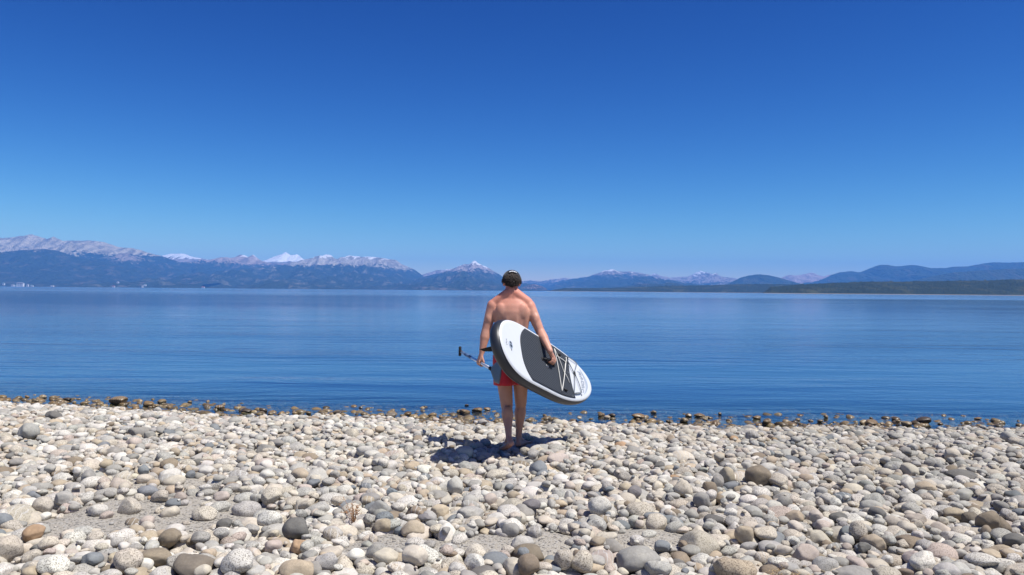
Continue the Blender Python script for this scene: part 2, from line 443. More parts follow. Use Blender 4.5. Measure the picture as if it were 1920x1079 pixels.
mrange('mountains', 15000, [(1430, 532), (1465, 521), (1480, 516), (1500, 517), (1512, 514), (1523, 511), (1535, 516), (1545, 519), (1555, 515), (1575, 520), (1620, 535)], 4500, 2500, mountain_mat('pink_peaks', (.2, .15, .13), (.56, .42, .37), SNOW, 65, 400, 40), .2, 1.0, 18)
mrange('hills', 8500, [(-260, 480), (-100, 475), (0, 474), (30, 470), (60, 468), (85, 467), (110, 471), (150, 484), (200, 493), (230, 500), (280, 511), (330, 523), (380, 531), (440, 539), (480, 545)], 3200, 2200, mB, .22, .7, 21, rows=60, jag=.5)
mrange('hills', 9800, [(150, 505), (200, 485), (230, 475), (245, 476), (262, 482), (300, 500), (350, 512), (420, 522), (520, 530), (620, 535), (760, 540), (830, 545)], 4500, 2500, mountain_mat('mid_slopes', FOR, (.36, .30, .26), SNOW, 330, NOS, 50), .26, .8, 22, rows=50, jag=.6)
mrange('hills', 9500, [(430, 545), (500, 539), (545, 536), (595, 531), (640, 535), (680, 540), (730, 540), (760, 534), (800, 531), (845, 527), (880, 533), (940, 532), (985, 531), (1010, 536), (1032, 547)], 1800, 1500, mL, .12, .5, 23, jag=.4)
mrange('hills', 8200, [(968, 549), (975, 541), (988, 536), (1000, 533), (1014, 536), (1024, 541), (1034, 549)], 500, 500, mountain_mat('rocky_island', FOR, (.36, .26, .22), SNOW, 20, NOS, 40, nscale=.01), .2, .3, 24, step=1.5, jag=.5)
mrange('hills', 9000, [(1350, 540), (1375, 528), (1388, 521), (1403, 517), (1420, 515), (1440, 516), (1458, 520), (1475, 525), (1500, 532), (1530, 540)], 1500, 1500, mL, .16, .5, 25, jag=.4)
mrange('hills', 10500, [(1500, 545), (1530, 533), (1545, 523), (1560, 515), (1575, 511), (1595, 509), (1612, 511), (1628, 505), (1640, 500), (1650, 497), (1665, 497), (1680, 500), (1693, 499), (1710, 497), (1725, 499), (1745, 503), (1772, 503), (1790, 500), (1815, 500), (1840, 495), (1862, 492), (1890, 493), (1920, 492), (2000, 488), (2150, 500)], 3500, 2500, mL, .22, .7, 26, rows=50, jag=.4)
mrange('hills', 7500, [(1640, 548), (1700, 530), (1740, 520), (1790, 511), (1830, 508), (1880, 505), (1920, 504), (2000, 498), (2150, 505)], 2000, 2000, mountain_mat('near_hill', (.04, .055, .035), (.2, .17, .13), SNOW, 700, NOS, 60), .2, .6, 27, jag=.4)
mrange('hills', 7000, [(1028, 552), (1040, 545), (1080, 543), (1125, 544), (1150, 539), (1180, 537), (1195, 533), (1210, 532), (1240, 533), (1255, 530), (1268, 531), (1290, 537), (1330, 538), (1370, 533), (1400, 532), (1450, 536), (1560, 535), (1600, 540)], 1500, 1200, mL, .12, .4, 28, jag=.5)

# wooded low shore on the right: canopy built from dense crowns
def forest_mat():
    n = NM('wooded_shore'); p = n.pos()
    a = n.noise(n.mapping(p, (1, .6, 1)), .012, 4, .6); b = n.noise(p, .11, 4, .7)
    col = n.mix(b, (.008, .014, .008), (.034, .046, .022))
    col = n.mix(n.ramp(a, [(.5, 0.0), (.68, .75)]), col, (.065, .068, .030))
    z = n.sep(p)[2]
    sand = n.math('SUBTRACT', 1.0, n.math('DIVIDE', n.math('ADD', z, .2), 2.2, True), True)
    col = n.mix(n.ramp(sand, [(.15, 0.0), (.5, 1.0)]), col, (.20, .18, .15))
    n.bsdf(col, .95, n.bump(b, 1.0, 3.0), .1); return n.m
fm = forest_mat()
def forest(D, pts, depth, seed, rows=60, step=1.0):
    px = np.arange(pts[0][0], pts[-1][0]+step, step); py = np.interp(px, [p[0] for p in pts], [p[1] for p in pts])
    q = np.array([P(a, b, D+depth*.8) for a, b in zip(px, py)])
    t = np.linspace(0, 1, rows)[:, None]
    X = q[:, 0][None, :]*(D+depth*t)/(D+depth*.8); Y = D + depth*t + 30*np.sin(q[:, 0][None, :]/260)*(1-t)
    H = q[:, 2][None, :]
    prof = np.clip(t/.8, 0, 1)**.75
    tr = np.clip((t-.02)/.02, 0, 1)
    Z = WZ - .3 + prof*(H*.88) + tr*(4 + 9*fbm(X/11, Y/16, seed, 3, .8)*1.4 - 5)*np.clip(H/30, .3, 1) + np.where(t > 0.012, 1.6, 0)
    Z = np.where(t > .97, -5, Z)
    o = mesh_np('forest', np.c_[X.ravel(), Y.ravel(), Z.ravel()], grid_faces(rows, len(px)), fm)
    return tag(o, 'dark green wooded shore stretching along the far side of the lake' if seed == 1 else 'thin dark tree-covered point reaching out on the far shore', 'forest', kind='stuff')
forest(2400, [(1430, 551), (1445, 540), (1500, 536), (1560, 533), (1620, 530), (1680, 530), (1740, 529), (1800, 528), (1860, 527), (1900, 525), (1960, 524), (2100, 522)], 500, 1)
forest(4200, [(1026, 549), (1040, 544), (1060, 541.5), (1100, 541.5), (1170, 541), (1240, 538), (1330, 536), (1400, 534), (1460, 534), (1520, 534)], 500, 2, rows=40)

# ------------------------------------------------------------------ houses on the far left shore
wh = simple('white_render', (.80, .79, .76), .7, noise=.05, nscale=.3); gl = simple('window_glass', (.05, .06, .08), .15)
rf = {'grey': simple('grey_roof', (.20, .20, .21), .7, noise=.1, nscale=.5), 'red': simple('red_roof', (.35, .12, .08), .7, noise=.1, nscale=.5), 'green': simple('green_roof', (.22, .30, .28), .7, noise=.1, nscale=.5)}
def house(px, w, dpt, h, st, roof, label, lift=0.0, D=5250, cat='house'):
    c = P(px, YH(px)+.2, D); c.z = WZ + .4 + lift
    r = empty('house', c); tag(r, label, cat, 'houses on the far left shore')
    b = MB(); b.box((0, 0, h/2-2), (w/2, dpt/2, h/2+2)); b.build('wall', wh, r, False)
    b = MB(); e = w/2+.8; g = dpt/2+.8; rh = min(w, dpt)*.28
    b.add([(-e, -g, h), (e, -g, h), (e, g, h), (-e, g, h), (-e*.75, 0, h+rh), (e*.75, 0, h+rh)], [(0, 1, 5, 4), (2, 3, 4, 5), (1, 2, 5), (3, 0, 4), (3, 2, 1, 0)])
    b.build('roof', rf[roof], r, False)
    nwin = max(2, int(w/9))
    for f in range(st):
        for k in range(nwin):
            b = MB(); x = -w/2 + w*(k+.5)/nwin
            b.box((x, -dpt/2-.03, h/st*(f+.5)), (w/nwin*.28, .12, h/st*.26)); b.build('window', gl, r, False)
    return r
house(38, 44, 18, 19, 4, 'grey', 'long white lodge of four storeys on the far left shore, the largest of the buildings', 3)
house(24, 17, 12, 9, 2, 'grey', 'low grey-roofed house at the western foot of the long white lodge', 2)
house(30, 12, 10, 6, 2, 'green', 'small white boathouse at the water in front of the long white lodge', 0, 5200)
house(7, 12, 10, 9, 2, 'green', 'pale house on the slope, first at the edge of the photo', 12, 5350)
house(52, 11, 10, 15, 3, 'grey', 'narrow tall white house beside the long lodge', 0)
house(60, 16, 10, 8, 2, 'green', 'low white house with greenish roof, next beyond the narrow tall one', 0)
house(98, 20, 12, 8, 2, 'grey', 'white house standing alone on the shore between lodge and red-roofed house', 0)
house(213, 16, 10, 7, 2, 'red', 'small red-roofed house by the water under the long forested slope', 1)
house(221, 12, 10, 7, 2, 'grey', 'small grey-roofed house raised on the slope behind the red-roofed one', 32, 5500)
house(267, 9, 9, 13, 3, 'grey', 'slim bright white tower-like house on the shore', 0)
house(272, 14, 10, 7, 2, 'green', 'low house on the slope just above the slim white tower-like one', 14, 5350)
house(381, 18, 12, 8, 2, 'red', 'last white house toward the valley with reddish roof', 0, 5600)

# ------------------------------------------------------------------ cobbles
rng = np.random.default_rng(7)
def ico(n):
    import bmesh
    bm = bmesh.new(); bmesh.ops.create_icosphere(bm, subdivisions=n, radius=1)
    V = np.array([v.co[:] for v in bm.verts]); Fc = np.array([[v.index for v in f.verts] for f in bm.faces]); bm.free()
    return V, Fc
ICO = {k: ico(k) for k in (2, 3, 4)}
def stone_shape(V, seed):
    r = np.random.default_rng(seed)
    rad = np.ones(len(V))
    for k in range(r.integers(6, 13)):                 # worn facets
        n = r.normal(size=3); n /= np.linalg.norm(n); c = r.uniform(.62, .92)
        d = V @ n
        cut = c/np.maximum(d, 1e-3)
        rad = np.where(d > c, rad*.22 + np.minimum(rad, cut)*.78, rad)
    for k in range(4):
        n = r.normal(size=3)*1.6; rad = rad*(1 + .035*np.sin(V @ n + r.uniform(0, 6)))
    if len(V) > 500:
        for k in range(8):
            n = r.normal(size=3)*6; rad = rad*(1 + .006*np.sin(V @ n + r.uniform(0, 6)))
    S = V*rad[:, None]
    return S/np.abs(S).max(0)
NV = 40
SH = {k: [stone_shape(ICO[k][0], 100+i) for i in range(NV)] for k in (2, 3, 4)}

CELL = .0125
X0, X1, Y0, Y1 = -11.6, 11.6, 3.3, 15.0
NX = int((X1-X0)/CELL); NY = int((Y1-Y0)/CELL)
hx = X0 + (np.arange(NX)+.5)*CELL; hy = Y0 + (np.arange(NY)+.5)*CELL
HXX, HYY = np.meshgrid(hx, hy)
Hm = ground_z(HXX, HYY).astype(np.float32)
G0 = Hm.copy()
SM = sandmask(HXX, HYY).astype(np.float32)
RES = np.zeros_like(Hm, bool)
del HXX, HYY
def window(x, y, e):
    i0 = max(0, int((x-e-X0)/CELL)); i1 = min(NX, int((x+e-X0)/CELL)+1)
    j0 = max(0, int((y-e-Y0)/CELL)); j1 = min(NY, int((y+e-Y0)/CELL)+1)
    return i0, i1, j0, j1
def rest(x, y, a, b, c, yaw, pct=80, commit=False, zfix=None):
    i0, i1, j0, j1 = window(x, y, a)
    if i1-i0 < 2 or j1-j0 < 2: return None
    dx = hx[i0:i1][None, :]-x; dy = hy[j0:j1][:, None]-y
    ca, sa = math.cos(yaw), math.sin(yaw)
    q = ((dx*ca+dy*sa)/a)**2 + ((-dx*sa+dy*ca)/b)**2
    m = q < .92
    s = c*np.sqrt(np.clip(1-q, 0, 1))
    sub = Hm[j0:j1, i0:i1]
    if zfix is None:
        vals = (sub+s)[m]
        if vals.size == 0: return None
        z = float(np.percentile(vals, pct))
    else: z = zfix
    if commit:
        sub[m] = np.maximum(sub[m], (z+s)[m])
        Hm[j0:j1, i0:i1] = sub
    return z
stones = []     # dict per stone

# prominent stones traced from the photograph: px, py, w, h, colour key, speckle, turn, short name, label
CK = {'white': (.62, .605, .57), 'cream': (.54, .50, .435), 'lgrey': (.43, .425, .405), 'grey': (.33, .325, .31), 'dark': (.175, .172, .166), 'blue': (.21, .23, .25), 'tan': (.45, .385, .30),
      'brown': (.27, .225, .175), 'orange': (.44, .31, .20), 'pink': (.49, .43, .39), 'purple': (.21, .20, .21), 'umber': (.21, .185, .155)}
LM = [
 (371, 1056, 88, 46, 'umber', 0, -20, 'large dark egg-shaped cobble', 'large dark brown-grey egg-shaped cobble, smooth and tilted, biggest at the bottom left'),
 (65, 1001, 42, 30, 'orange', 0, 10, 'orange-brown cobble', 'smooth orange-brown cobble near the left edge of the beach'),
 (172, 1051, 42, 23, 'blue', 0, 0, 'slate-blue oval', 'smooth slate-blue oval cobble beside a large speckled white one'),
 (240, 1057, 54, 42, 'cream', 1, -10, 'round peppered cobble', 'big round cream cobble with peppery specks beside the slate-blue oval'),
 (445, 1065, 62, 46, 'white', 1, 20, 'peppered white boulder', 'white granite stone full of dark specks, beside the large dark egg-shaped one'),
 (184, 946, 35, 21, 'white', .5, 0, 'bright loaf-shaped cobble', 'bright white loaf-shaped cobble at the edge of the large sand patch'),
 (81, 944, 42, 36, 'cream', .5, 0, 'tall cream cobble', 'tall rounded cream cobble standing up left of the sand patch'),
 (139, 1000, 40, 30, 'white', 1, 0, 'speckled domed cobble', 'domed white speckled cobble just behind a smooth grey one'),
 (376, 1013, 35, 20, 'grey', .6, 0, 'flat charcoal oval', 'flat charcoal-grey oval cobble in front of the sand patch'),
 (419, 989, 30, 22, 'dark', .2, 30, 'blackish tilted cobble', 'blackish tilted cobble at the lower right rim of the sand patch'),
 (326, 930, 32, 15, 'blue', 0, 0, 'dark oval on the sand', 'dark bluish oval cobble lying at the back of the sand patch'),
 (312, 985, 42, 15, 'tan', 0, 0, 'flat tan stone on the sand', 'flat tan stone half sunk in the front of the sand patch'),
 (384, 950, 46, 30, 'cream', 1, 0, 'speckled cobble on the sand', 'large speckled cobble sitting on the right end of the sand patch'),
 (320, 1012, 46, 34, 'brown', .1, 15, 'angular grey-brown cobble', 'angular grey-brown cobble with a flat shaded face'),
 (291, 1047, 62, 32, 'brown', .2, 0, 'broad olive-brown cobble', 'broad flat olive-brown cobble behind the large dark egg-shaped one'),
 (447, 891, 40, 23, 'lgrey', 1, 0, 'grey-veined block', 'blocky white cobble streaked with grey veins behind the sand patch'),
 (270, 882, 22, 19, 'blue', 0, 0, 'small rounded blue-grey cobble', 'small rounded blue-grey cobble standing among pale ones'),
 (317, 871, 34, 25, 'brown', 0, 10, 'brown faceted cobble', 'brown faceted cobble with one dark side, well behind the sand patch'),
 (100, 1065, 56, 38, 'white', 1, 0, 'wide speckled cobble', 'wide speckled white cobble at the bottom near the left corner'),
 (12, 1022, 56, 50, 'cream', .7, 0, 'corner cream boulder', 'large pale cream stone cut by the left edge of the photo'),
 (554, 996, 52, 38, 'dark', .15, 0, 'big charcoal cobble', 'big charcoal-grey cobble with a blunt top, darkest stone left of centre'),
 (567, 1024, 48, 25, 'orange', 0, -10, 'ochre wedge', 'ochre-orange wedge-shaped cobble in front of the big charcoal one'),
 (721, 979, 35, 24, 'blue', 1, 0, 'speckled blue-black cobble', 'speckled blue-black rounded cobble behind the small sand patch'),
 (710, 949, 50, 32, 'grey', 0, 25, 'slanting grey cobble', 'long grey cobble slanting upward in front of the dry weed'),
 (695, 932, 38, 20, 'grey', .2, 0, 'flat grey cobble', 'flat mid-grey cobble just right of the dry weed'),
 (824, 952, 35, 28, 'tan', 0, 0, 'squat brown cube', 'squat square-ish brown cobble among cream ones'),
 (881, 963, 50, 26, 'lgrey', .3, 0, 'flat-topped grey slab', 'flat-topped pale grey slab with a sharp front edge'),
 (919, 934, 27, 25, 'pink', 0, 0, 'two-tone cobble', 'small upright cobble, white above and pinkish below'),
 (797, 974, 26, 13, 'purple', 0, 0, 'small purple-grey cobble', 'small low purple-grey cobble beside a cream one'),
 (506, 979, 48, 30, 'white', 1, 0, 'round freckled cobble', 'round white cobble freckled with dark specks behind the big charcoal one'),
 (780, 1010, 40, 25, 'white', 1, 0, 'half-grey egg', 'egg-shaped white speckled cobble, grey at one end, beside the small sand patch'),
 (705, 1040, 40, 28, 'grey', .4, 0, 'grey cobble with white top', 'grey cobble with whitish streaked top near the bottom centre-left'),
 (556, 1070, 72, 40, 'tan', .2, 0, 'broad tan boulder', 'broad smooth tan-brown stone at the very bottom, left of centre'),
 (615, 1052, 50, 32, 'lgrey', .6, 0, 'pale mottled cobble', 'pale mottled grey cobble with a rusty spot beside the broad tan one'),
 (607, 1069, 38, 28, 'grey', .2, 0, 'bottom grey cobble', 'smooth grey cobble at the bottom edge next to the broad tan stone'),
 (777, 1050, 50, 36, 'cream', .1, 0, 'plain beige cobble', 'plain smooth beige cobble leaning on a speckled oval'),
 (797, 1038, 58, 34, 'white', 1, -15, 'large salt-and-pepper oval', 'large salt-and-pepper oval cobble behind the plain beige one'),
 (760, 1027, 20, 16, 'blue', 0, 0, 'tiny steel-blue cobble', 'tiny steel-blue rounded cobble at the front of the small sand patch'),
 (846, 1049, 42, 27, 'cream', 1, 0, 'yellowish freckled cobble', 'yellowish freckled rounded cobble right of the salt-and-pepper oval'),
 (855, 910, 34, 36, 'lgrey', 0, 80, 'pointed grey cobble', 'pointed grey cobble standing on end like a small tooth'),
 (734, 929, 22, 17, 'blue', 0, 0, 'small round bluish cobble', 'small round bluish cobble perched beside the flat mid-grey one'),
 (1397, 1003, 40, 34, 'tan', .2, 0, 'ball-like tan cobble', 'ball-like tan cobble, the roundest stone on the right half'),
 (1281, 919, 38, 30, 'cream', .5, -20, 'beige potato-shaped cobble', 'beige potato-shaped cobble propped on the pile of larger stones'),
 (1316, 931, 33, 30, 'grey', .1, 0, 'square grey cobble', 'square-ish grey cobble with flat face in the pile of larger stones'),
 (1331, 913, 28, 34, 'brown', .1, 60, 'leaning tan oval', 'leaning tan oval cobble above the square grey one'),
 (1346, 901, 24, 32, 'grey', 0, 60, 'leaning dark oval', 'leaning dark-grey oval, middle one of three leaning ovals'),
 (1362, 892, 30, 32, 'tan', .1, -50, 'third leaning oval', 'leaning tan-grey oval, highest of the three leaning ovals'),
 (1422, 893, 48, 46, 'brown', .2, 0, 'big brownish boulder', 'big brownish-grey boulder, tallest stone of the pile on the right'),
 (1124, 956, 44, 34, 'white', .7, 20, 'bright rounded cobble', 'bright white rounded cobble leaning against a brown one, right of centre'),
 (1190, 924, 28, 22, 'purple', 0, 0, 'dark plum cobble', 'dark plum-grey cobble with flat front, right of centre'),
 (997, 952, 35, 19, 'purple', .3, 0, 'low lilac-grey cobble', 'low lilac-grey oval cobble near the middle of the beach'),
 (1241, 1014, 33, 21, 'blue', 0, 0, 'deep blue cobble', 'deep blue flat-sided cobble, the bluest stone on the right half'),
 (991, 1026, 60, 32, 'brown', .1, 0, 'sandy brown wedge', 'broad sandy-brown wedge-shaped stone just right of bottom centre'),
 (1192, 1048, 88, 42, 'grey', .1, 10, 'broad smooth grey boulder', 'broad smooth grey boulder with a sloping back at the bottom'),
 (1232, 1068, 54, 28, 'lgrey', .5, 0, 'whitish cobble with blue-grey cap', 'whitish cobble in front of the broad smooth grey boulder'),
 (1375, 1064, 84, 48, 'tan', 1, 0, 'huge speckled tan boulder', 'huge domed speckled tan boulder at the bottom, largest on the right half'),
 (1056, 1057, 38, 36, 'cream', 1, 0, 'upright freckled cobble', 'upright freckled cobble with brown side, left one of a leaning pair'),
 (1092, 1058, 44, 38, 'cream', 1, -40, 'leaning freckled cobble', 'leaning freckled beige cobble, right one of the leaning pair'),
 (990, 1070, 42, 38, 'brown', .2, 0, 'brown hump', 'brown-grey humped stone at the bottom edge near the centre'),
 (1200, 957, 54, 38, 'cream', 1, 0, 'grainy cream cobble', 'large grainy cream cobble with dark specks and a pale top'),
 (981, 1041, 22, 19, 'blue', 0, 0, 'small navy cobble', 'small navy-grey cobble in front of the sandy-brown wedge'),
 (1337, 975, 38, 15, 'dark', 0, 0, 'long dark flat cobble', 'long dark flat cobble beside a small white round one'),
 (1371, 970, 27, 21, 'white', .8, 0, 'small white round cobble', 'small white round cobble right of the long dark flat one'),
 (1572, 976, 34, 19, 'dark', 0, 0, 'black half-dome', 'black half-dome cobble, darkest on the right part of the beach'),
 (1492, 967, 37, 24, 'tan', .1, 0, 'sandy bun-shaped cobble', 'sandy bun-shaped cobble left of a small pale round one'),
 (1530, 974, 28, 21, 'pink', .1, 0, 'pale pinkish round cobble', 'pale pinkish round cobble left of the black half-dome'),
 (1610, 1001, 33, 36, 'cream', 1, 80, 'standing yellow-speckled cobble', 'yellowish speckled cobble standing upright, taller than wide'),
 (1509, 1031, 50, 36, 'pink', .2, 0, 'smooth pink cobble', 'large smooth pink-beige cobble in the lower right'),
 (1620, 1029, 28, 21, 'dark', .1, 0, 'charcoal nugget', 'charcoal nugget in front of the standing yellow-speckled cobble'),
 (1819, 969, 36, 34, 'umber', .6, 0, 'black mottled cobble', 'black mottled cobble standing left of the big brown pair'),
 (1850, 984, 46, 38, 'brown', 0, 20, 'big brown cobble', 'big brown shaded cobble, left one of the brown pair near the right edge'),
 (1878, 981, 38, 38, 'brown', .3, 70, 'streaked brown boulder', 'streaked olive-brown upright boulder, right one of the brown pair'),
 (1902, 1020, 44, 22, 'dark', 0, 5, 'dark flat cobble at the edge', 'dark flat cobble at the right edge of the photo'),
 (1855, 1037, 42, 21, 'tan', 0, 0, 'caramel cobble', 'caramel-brown low cobble beneath the brown pair'),
 (1600, 1069, 72, 34, 'grey', 0, 0, 'broad slate-grey boulder', 'broad slate-grey smooth boulder cut by the bottom edge on the right'),
 (1662, 1071, 60, 36, 'cream', .8, 0, 'grainy round boulder', 'grainy rounded boulder at the bottom next to the slate-grey one'),
 (1789, 960, 44, 22, 'tan', 0, 0, 'buff domed cobble', 'buff domed cobble left of the black mottled one'),
 (1717, 972, 40, 20, 'pink', .2, -5, 'pinkish-grey loaf', 'pinkish-grey loaf-shaped cobble resting on smaller stones'),
 (1735, 921, 42, 21, 'tan', 0, 0, 'peach-coloured cobble', 'peach-coloured cobble with a pale one in front of it, far right'),
 (1840, 1056, 58, 22, 'white', 1, 0, 'long speckled oval', 'long flat speckled white oval in the bottom right'),
 (1571, 882, 17, 23, 'white', .2, 80, 'small standing white stone', 'small narrow white stone standing on end right of centre'),
 (1662, 884, 32, 24, 'cream', 0, 0, 'ring-marked cobble', 'pale cobble with a curved ring-like shadowed face'),
 (1805, 887, 56, 17, 'dark', .3, 0, 'long dark slab', 'long dark flat slab lying far right on the upper beach'),
 (1785, 856, 30, 24, 'cream', 0, 0, 'smooth greenish-cream cobble', 'smooth rounded greenish-cream cobble, tallest near the shore at the right'),
 (1047, 860, 46, 24, 'pink', .1, 0, 'big mauve-pink cobble', 'big mauve-pink cobble with a dark lower side, in front of the shadow'),
 (100, 783, 32, 15, 'dark', .1, -15, 'dark slab near the shore', 'dark grey slab lying near the shoreline on the left'),
 (52, 810, 42, 30, 'lgrey', .3, 0, 'blocky pale boulder', 'blocky pale grey stone poking up near the shore, far left'),
 (280, 812, 21, 18, 'grey', 0, 0, 'grey-white split cobble', 'grey cobble with white top poking up near the shore'),
]
def place_at(px, py, w, h, yawdeg):
    y = 1.55*F/(py + h*.3 - 545.3)
    for _ in range(4):
        q = P(px, py + h*.3, y); zg = float(ground_z(q.x, y)) + .05
        y = (CAMZ - zg)*F/max(py + h*.3 - (545.3+(px-960)*.0088), 20)
    q = P(px, py, y)
    s = y/F
    return q.x, y, w*s/2, h*s/2
for L in LM:
    px, py, w, h, ck, sp, turn, short, label = L
    x, y, a, c = place_at(px, py, w, h, turn)
    c = min(c*1.12, a*1.3); a *= 1.03
    b = a*.8
    stones.append(dict(x=x, y=y, a=a, b=b, c=c, yaw=R(rng.uniform(-18, 18)), tilt=R(turn if abs(turn) < 45 else 0), lm=L, ck=ck, sp=sp))
    i0, i1, j0, j1 = window(x, y, a)
    dx = hx[i0:i1][None, :]-x; dy = hy[j0:j1][:, None]-y
    RES[j0:j1, i0:i1] |= (dx/(a*.8))**2 + (dy/(b*.8))**2 < 1
nlm = len(stones)
def inview(x, y, mx=1.3): return abs(x) < .643*y + mx and y < shore(x) + 1.5
FEET = [(-.05, 7.90), (.11, 8.17)]
FEETZ = [(-.05, 7.90, .06), (.11, 8.17, .06), (-.03, 7.74, .09), (-.03, 7.60, .06), (.08, 8.02, .06), (.05, 7.88, .03)]
def drop(n, smin, smax, mu, sg, pct, tries=4, flat=(.42, .75), sandp=.04, sink=0):
    k = 0
    xs = rng.uniform(X0+.1, X1-.1, n*3); ys = rng.uniform(Y0+.05, Y1-.1, n*3); it = iter(zip(xs, ys))
    shc = shore(xs)
    for i, (x, y) in enumerate(zip(xs, ys)):
        if k >= n: break
        if abs(x) > .643*y + 1.3 or y > shc[i] + 1.3: continue
        k += 1
        a = float(np.clip(rng.lognormal(mu, sg), smin, smax))/2
        if y > shc[i]-.2: a *= .9
        b = a*rng.uniform(.62, .95); c = a*rng.uniform(*flat); c = min(c, b)
        yaw = rng.uniform(0, math.pi)
        best = None
        for t in range(tries):
            xx = x + rng.normal()*.05; yy = y + rng.normal()*.05
            ii = int((xx-X0)/CELL); jj = int((yy-Y0)/CELL)
            if not (0 < ii < NX and 0 < jj < NY): continue
            if SM[jj, ii] > .35 and rng.random() > sandp: continue
            if RES[jj, ii] : continue
            z = rest(xx, yy, a, b, c, yaw, pct)
            if z is None: continue
            if z + c > -.012 and any((xx-fx)**2+(yy-fy)**2 < (a+rf)**2 for fx, fy, rf in FEETZ): continue
            sc_ = z - G0[jj, ii] + c*.35
            if best is None or sc_ < best[0]: best = (sc_, xx, yy, z)
        if best is None: continue
        _, xx, yy, z = best
        z -= sink
        lim = ground_z(xx, yy) + .082 + .25*c
        if z > lim and rng.random() < .96: continue
        rest(xx, yy, a, b, c, yaw, zfix=z, commit=True)
        stones.append(dict(x=xx, y=yy, z=z, a=a, b=b, c=c, yaw=yaw, tilt=rng.normal()*R(8), ck=None, sp=None))
drop(3300, .14, .27, math.log(.172), .17, 22, flat=(.45, .74), sink=.012)
drop(9500, .09, .19, math.log(.128), .20, 25, flat=(.45, .76), sink=.008)
drop(14000, .04, .12, math.log(.075), .28, 34, flat=(.45, .78), sink=.004)
# brown algae-stained stones along the waterline, some just breaking the surface
for k in range(1900):
    x = rng.uniform(-9.8, 9.8); q_ = rng.random()**1.15; s_ = .25 - 1.7*q_
    y = float(shore(x)) - s_
    if abs(x) > .643*y + 1: continue
    a = float(rng.uniform(.035, .10)); c = a*rng.uniform(.45, .75)
    top = WZ + .05*(s_+.30) - .004 + rng.normal()*.022
    if s_ < -.75: top = WZ - .015 - .05*rng.random()
    stones.append(dict(x=x, y=y, z=top-c, a=a, b=a*rng.uniform(.65, .95), c=c, yaw=rng.uniform(0, math.pi), tilt=rng.normal()*.15, ck=None, sp=None, fringe=True))
# landmarks settle in the hollows kept for them
for s in stones[:nlm]:
    z0 = float(ground_z(s['x'], s['y']))
    z = rest(s['x'], s['y'], s['a']*.8, s['b']*.8, s['c'], 0, 60)
    s['z'] = min(max(z0 + s['c']*.8, z - s['c']*.15), z0 + .055 + s['c']*.95)
    if s['lm'][7].endswith('on the sand'): s['z'] = z0 + s['c']*.45
    rest(s['x'], s['y'], s['a'], s['b'], s['c'], 0, zfix=s['z'], commit=True)
# a few loose stones perched over the rest
drop(260, .07, .15, math.log(.10), .2, 50, tries=1)
drop(2500, .02, .045, math.log(.03), .25, 70, tries=2, sandp=.5)

def footh(x, y, r=.05):
    i0, i1, j0, j1 = window(x, y, r); return float(np.percentile(Hm[j0:j1, i0:i1], 85))
FZ = [footh(*f) for f in FEET]
print('foot heights', FZ, 'stones', len(stones))

# drop what is completely buried
def visible(s):
    i0, i1, j0, j1 = window(s['x'], s['y'], s['a']*.9)
    if i1 <= i0 or j1 <= j0: return False
    dx = hx[i0:i1][None, :]-s['x']; dy = hy[j0:j1][:, None]-s['y']
    ca, sa = math.cos(s['yaw']), math.sin(s['yaw'])
    q = ((dx*ca+dy*sa)/s['a'])**2 + ((-dx*sa+dy*ca)/s['b'])**2
    m = q < .9
    if s.get('fringe'): s['vis'] = .8; return True
    if not m.any(): return False
    top = s['z'] + s['c']*np.sqrt(np.clip(1-q, 0, 1))
    v = ((Hm[j0:j1, i0:i1] < top + .004) & m).sum()
    s['vis'] = v/m.sum()
    return v > max(2, .03*m.sum())
stones = [s for i, s in enumerate(stones) if i < nlm or visible(s)]
print('kept', len(stones))

PAL = [('cream', .28), ('white', .24), ('lgrey', .23), ('grey', .08), ('tan', .055), ('blue', .02), ('brown', .02), ('pink', .04), ('orange', .002), ('dark', .008)]
pk = [p[0] for p in PAL]; pw = np.array([p[1] for p in PAL]); pw /= pw.sum()
for i, s in enumerate(stones):
    if s['ck'] is None:
        s['ck'] = pk[rng.choice(len(pk), p=pw)]
        s['sp'] = float(rng.uniform(.55, 1.0)) if (s['ck'] in ('cream', 'white', 'lgrey', 'pink') and rng.random() < .62) else float(rng.uniform(0, .25))
    base = np.array(CK[s['ck']])*rng.uniform(.86, 1.08)*np.array([1.0, .98, .925])
    base = base*(1 + rng.normal(size=3)*.009)
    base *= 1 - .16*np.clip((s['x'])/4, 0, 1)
    sh = shore(s['x']) - s['y']
    top = s['z'] + s['c']
    s['wet'] = bool(s['z'] + s['c']*.4 < WZ + .055)
    if s['wet']: base = base*rng.uniform(.22, .5)*np.array([1.0, .80, .50]) + np.array([.03, .02, .008])
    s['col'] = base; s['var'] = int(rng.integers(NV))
    s['cz'] = rng.random()*(.92 if i < nlm else 1)
    if i < nlm and 'veined' in s['lm'][7]: s['cz'] = .97

def xform(s):
    ca, sa = math.cos(s['yaw']), math.sin(s['yaw']); ct, st = math.cos(s['tilt']), math.sin(s['tilt'])
    Rz = np.array([[ca, -sa, 0], [sa, ca, 0], [0, 0, 1]]); Rt = np.array([[ct, 0, -st], [0, 1, 0], [st, 0, ct]])
    return (Rz @ Rt) * np.array([s['a'], s['b'], s['c']])[None, :]

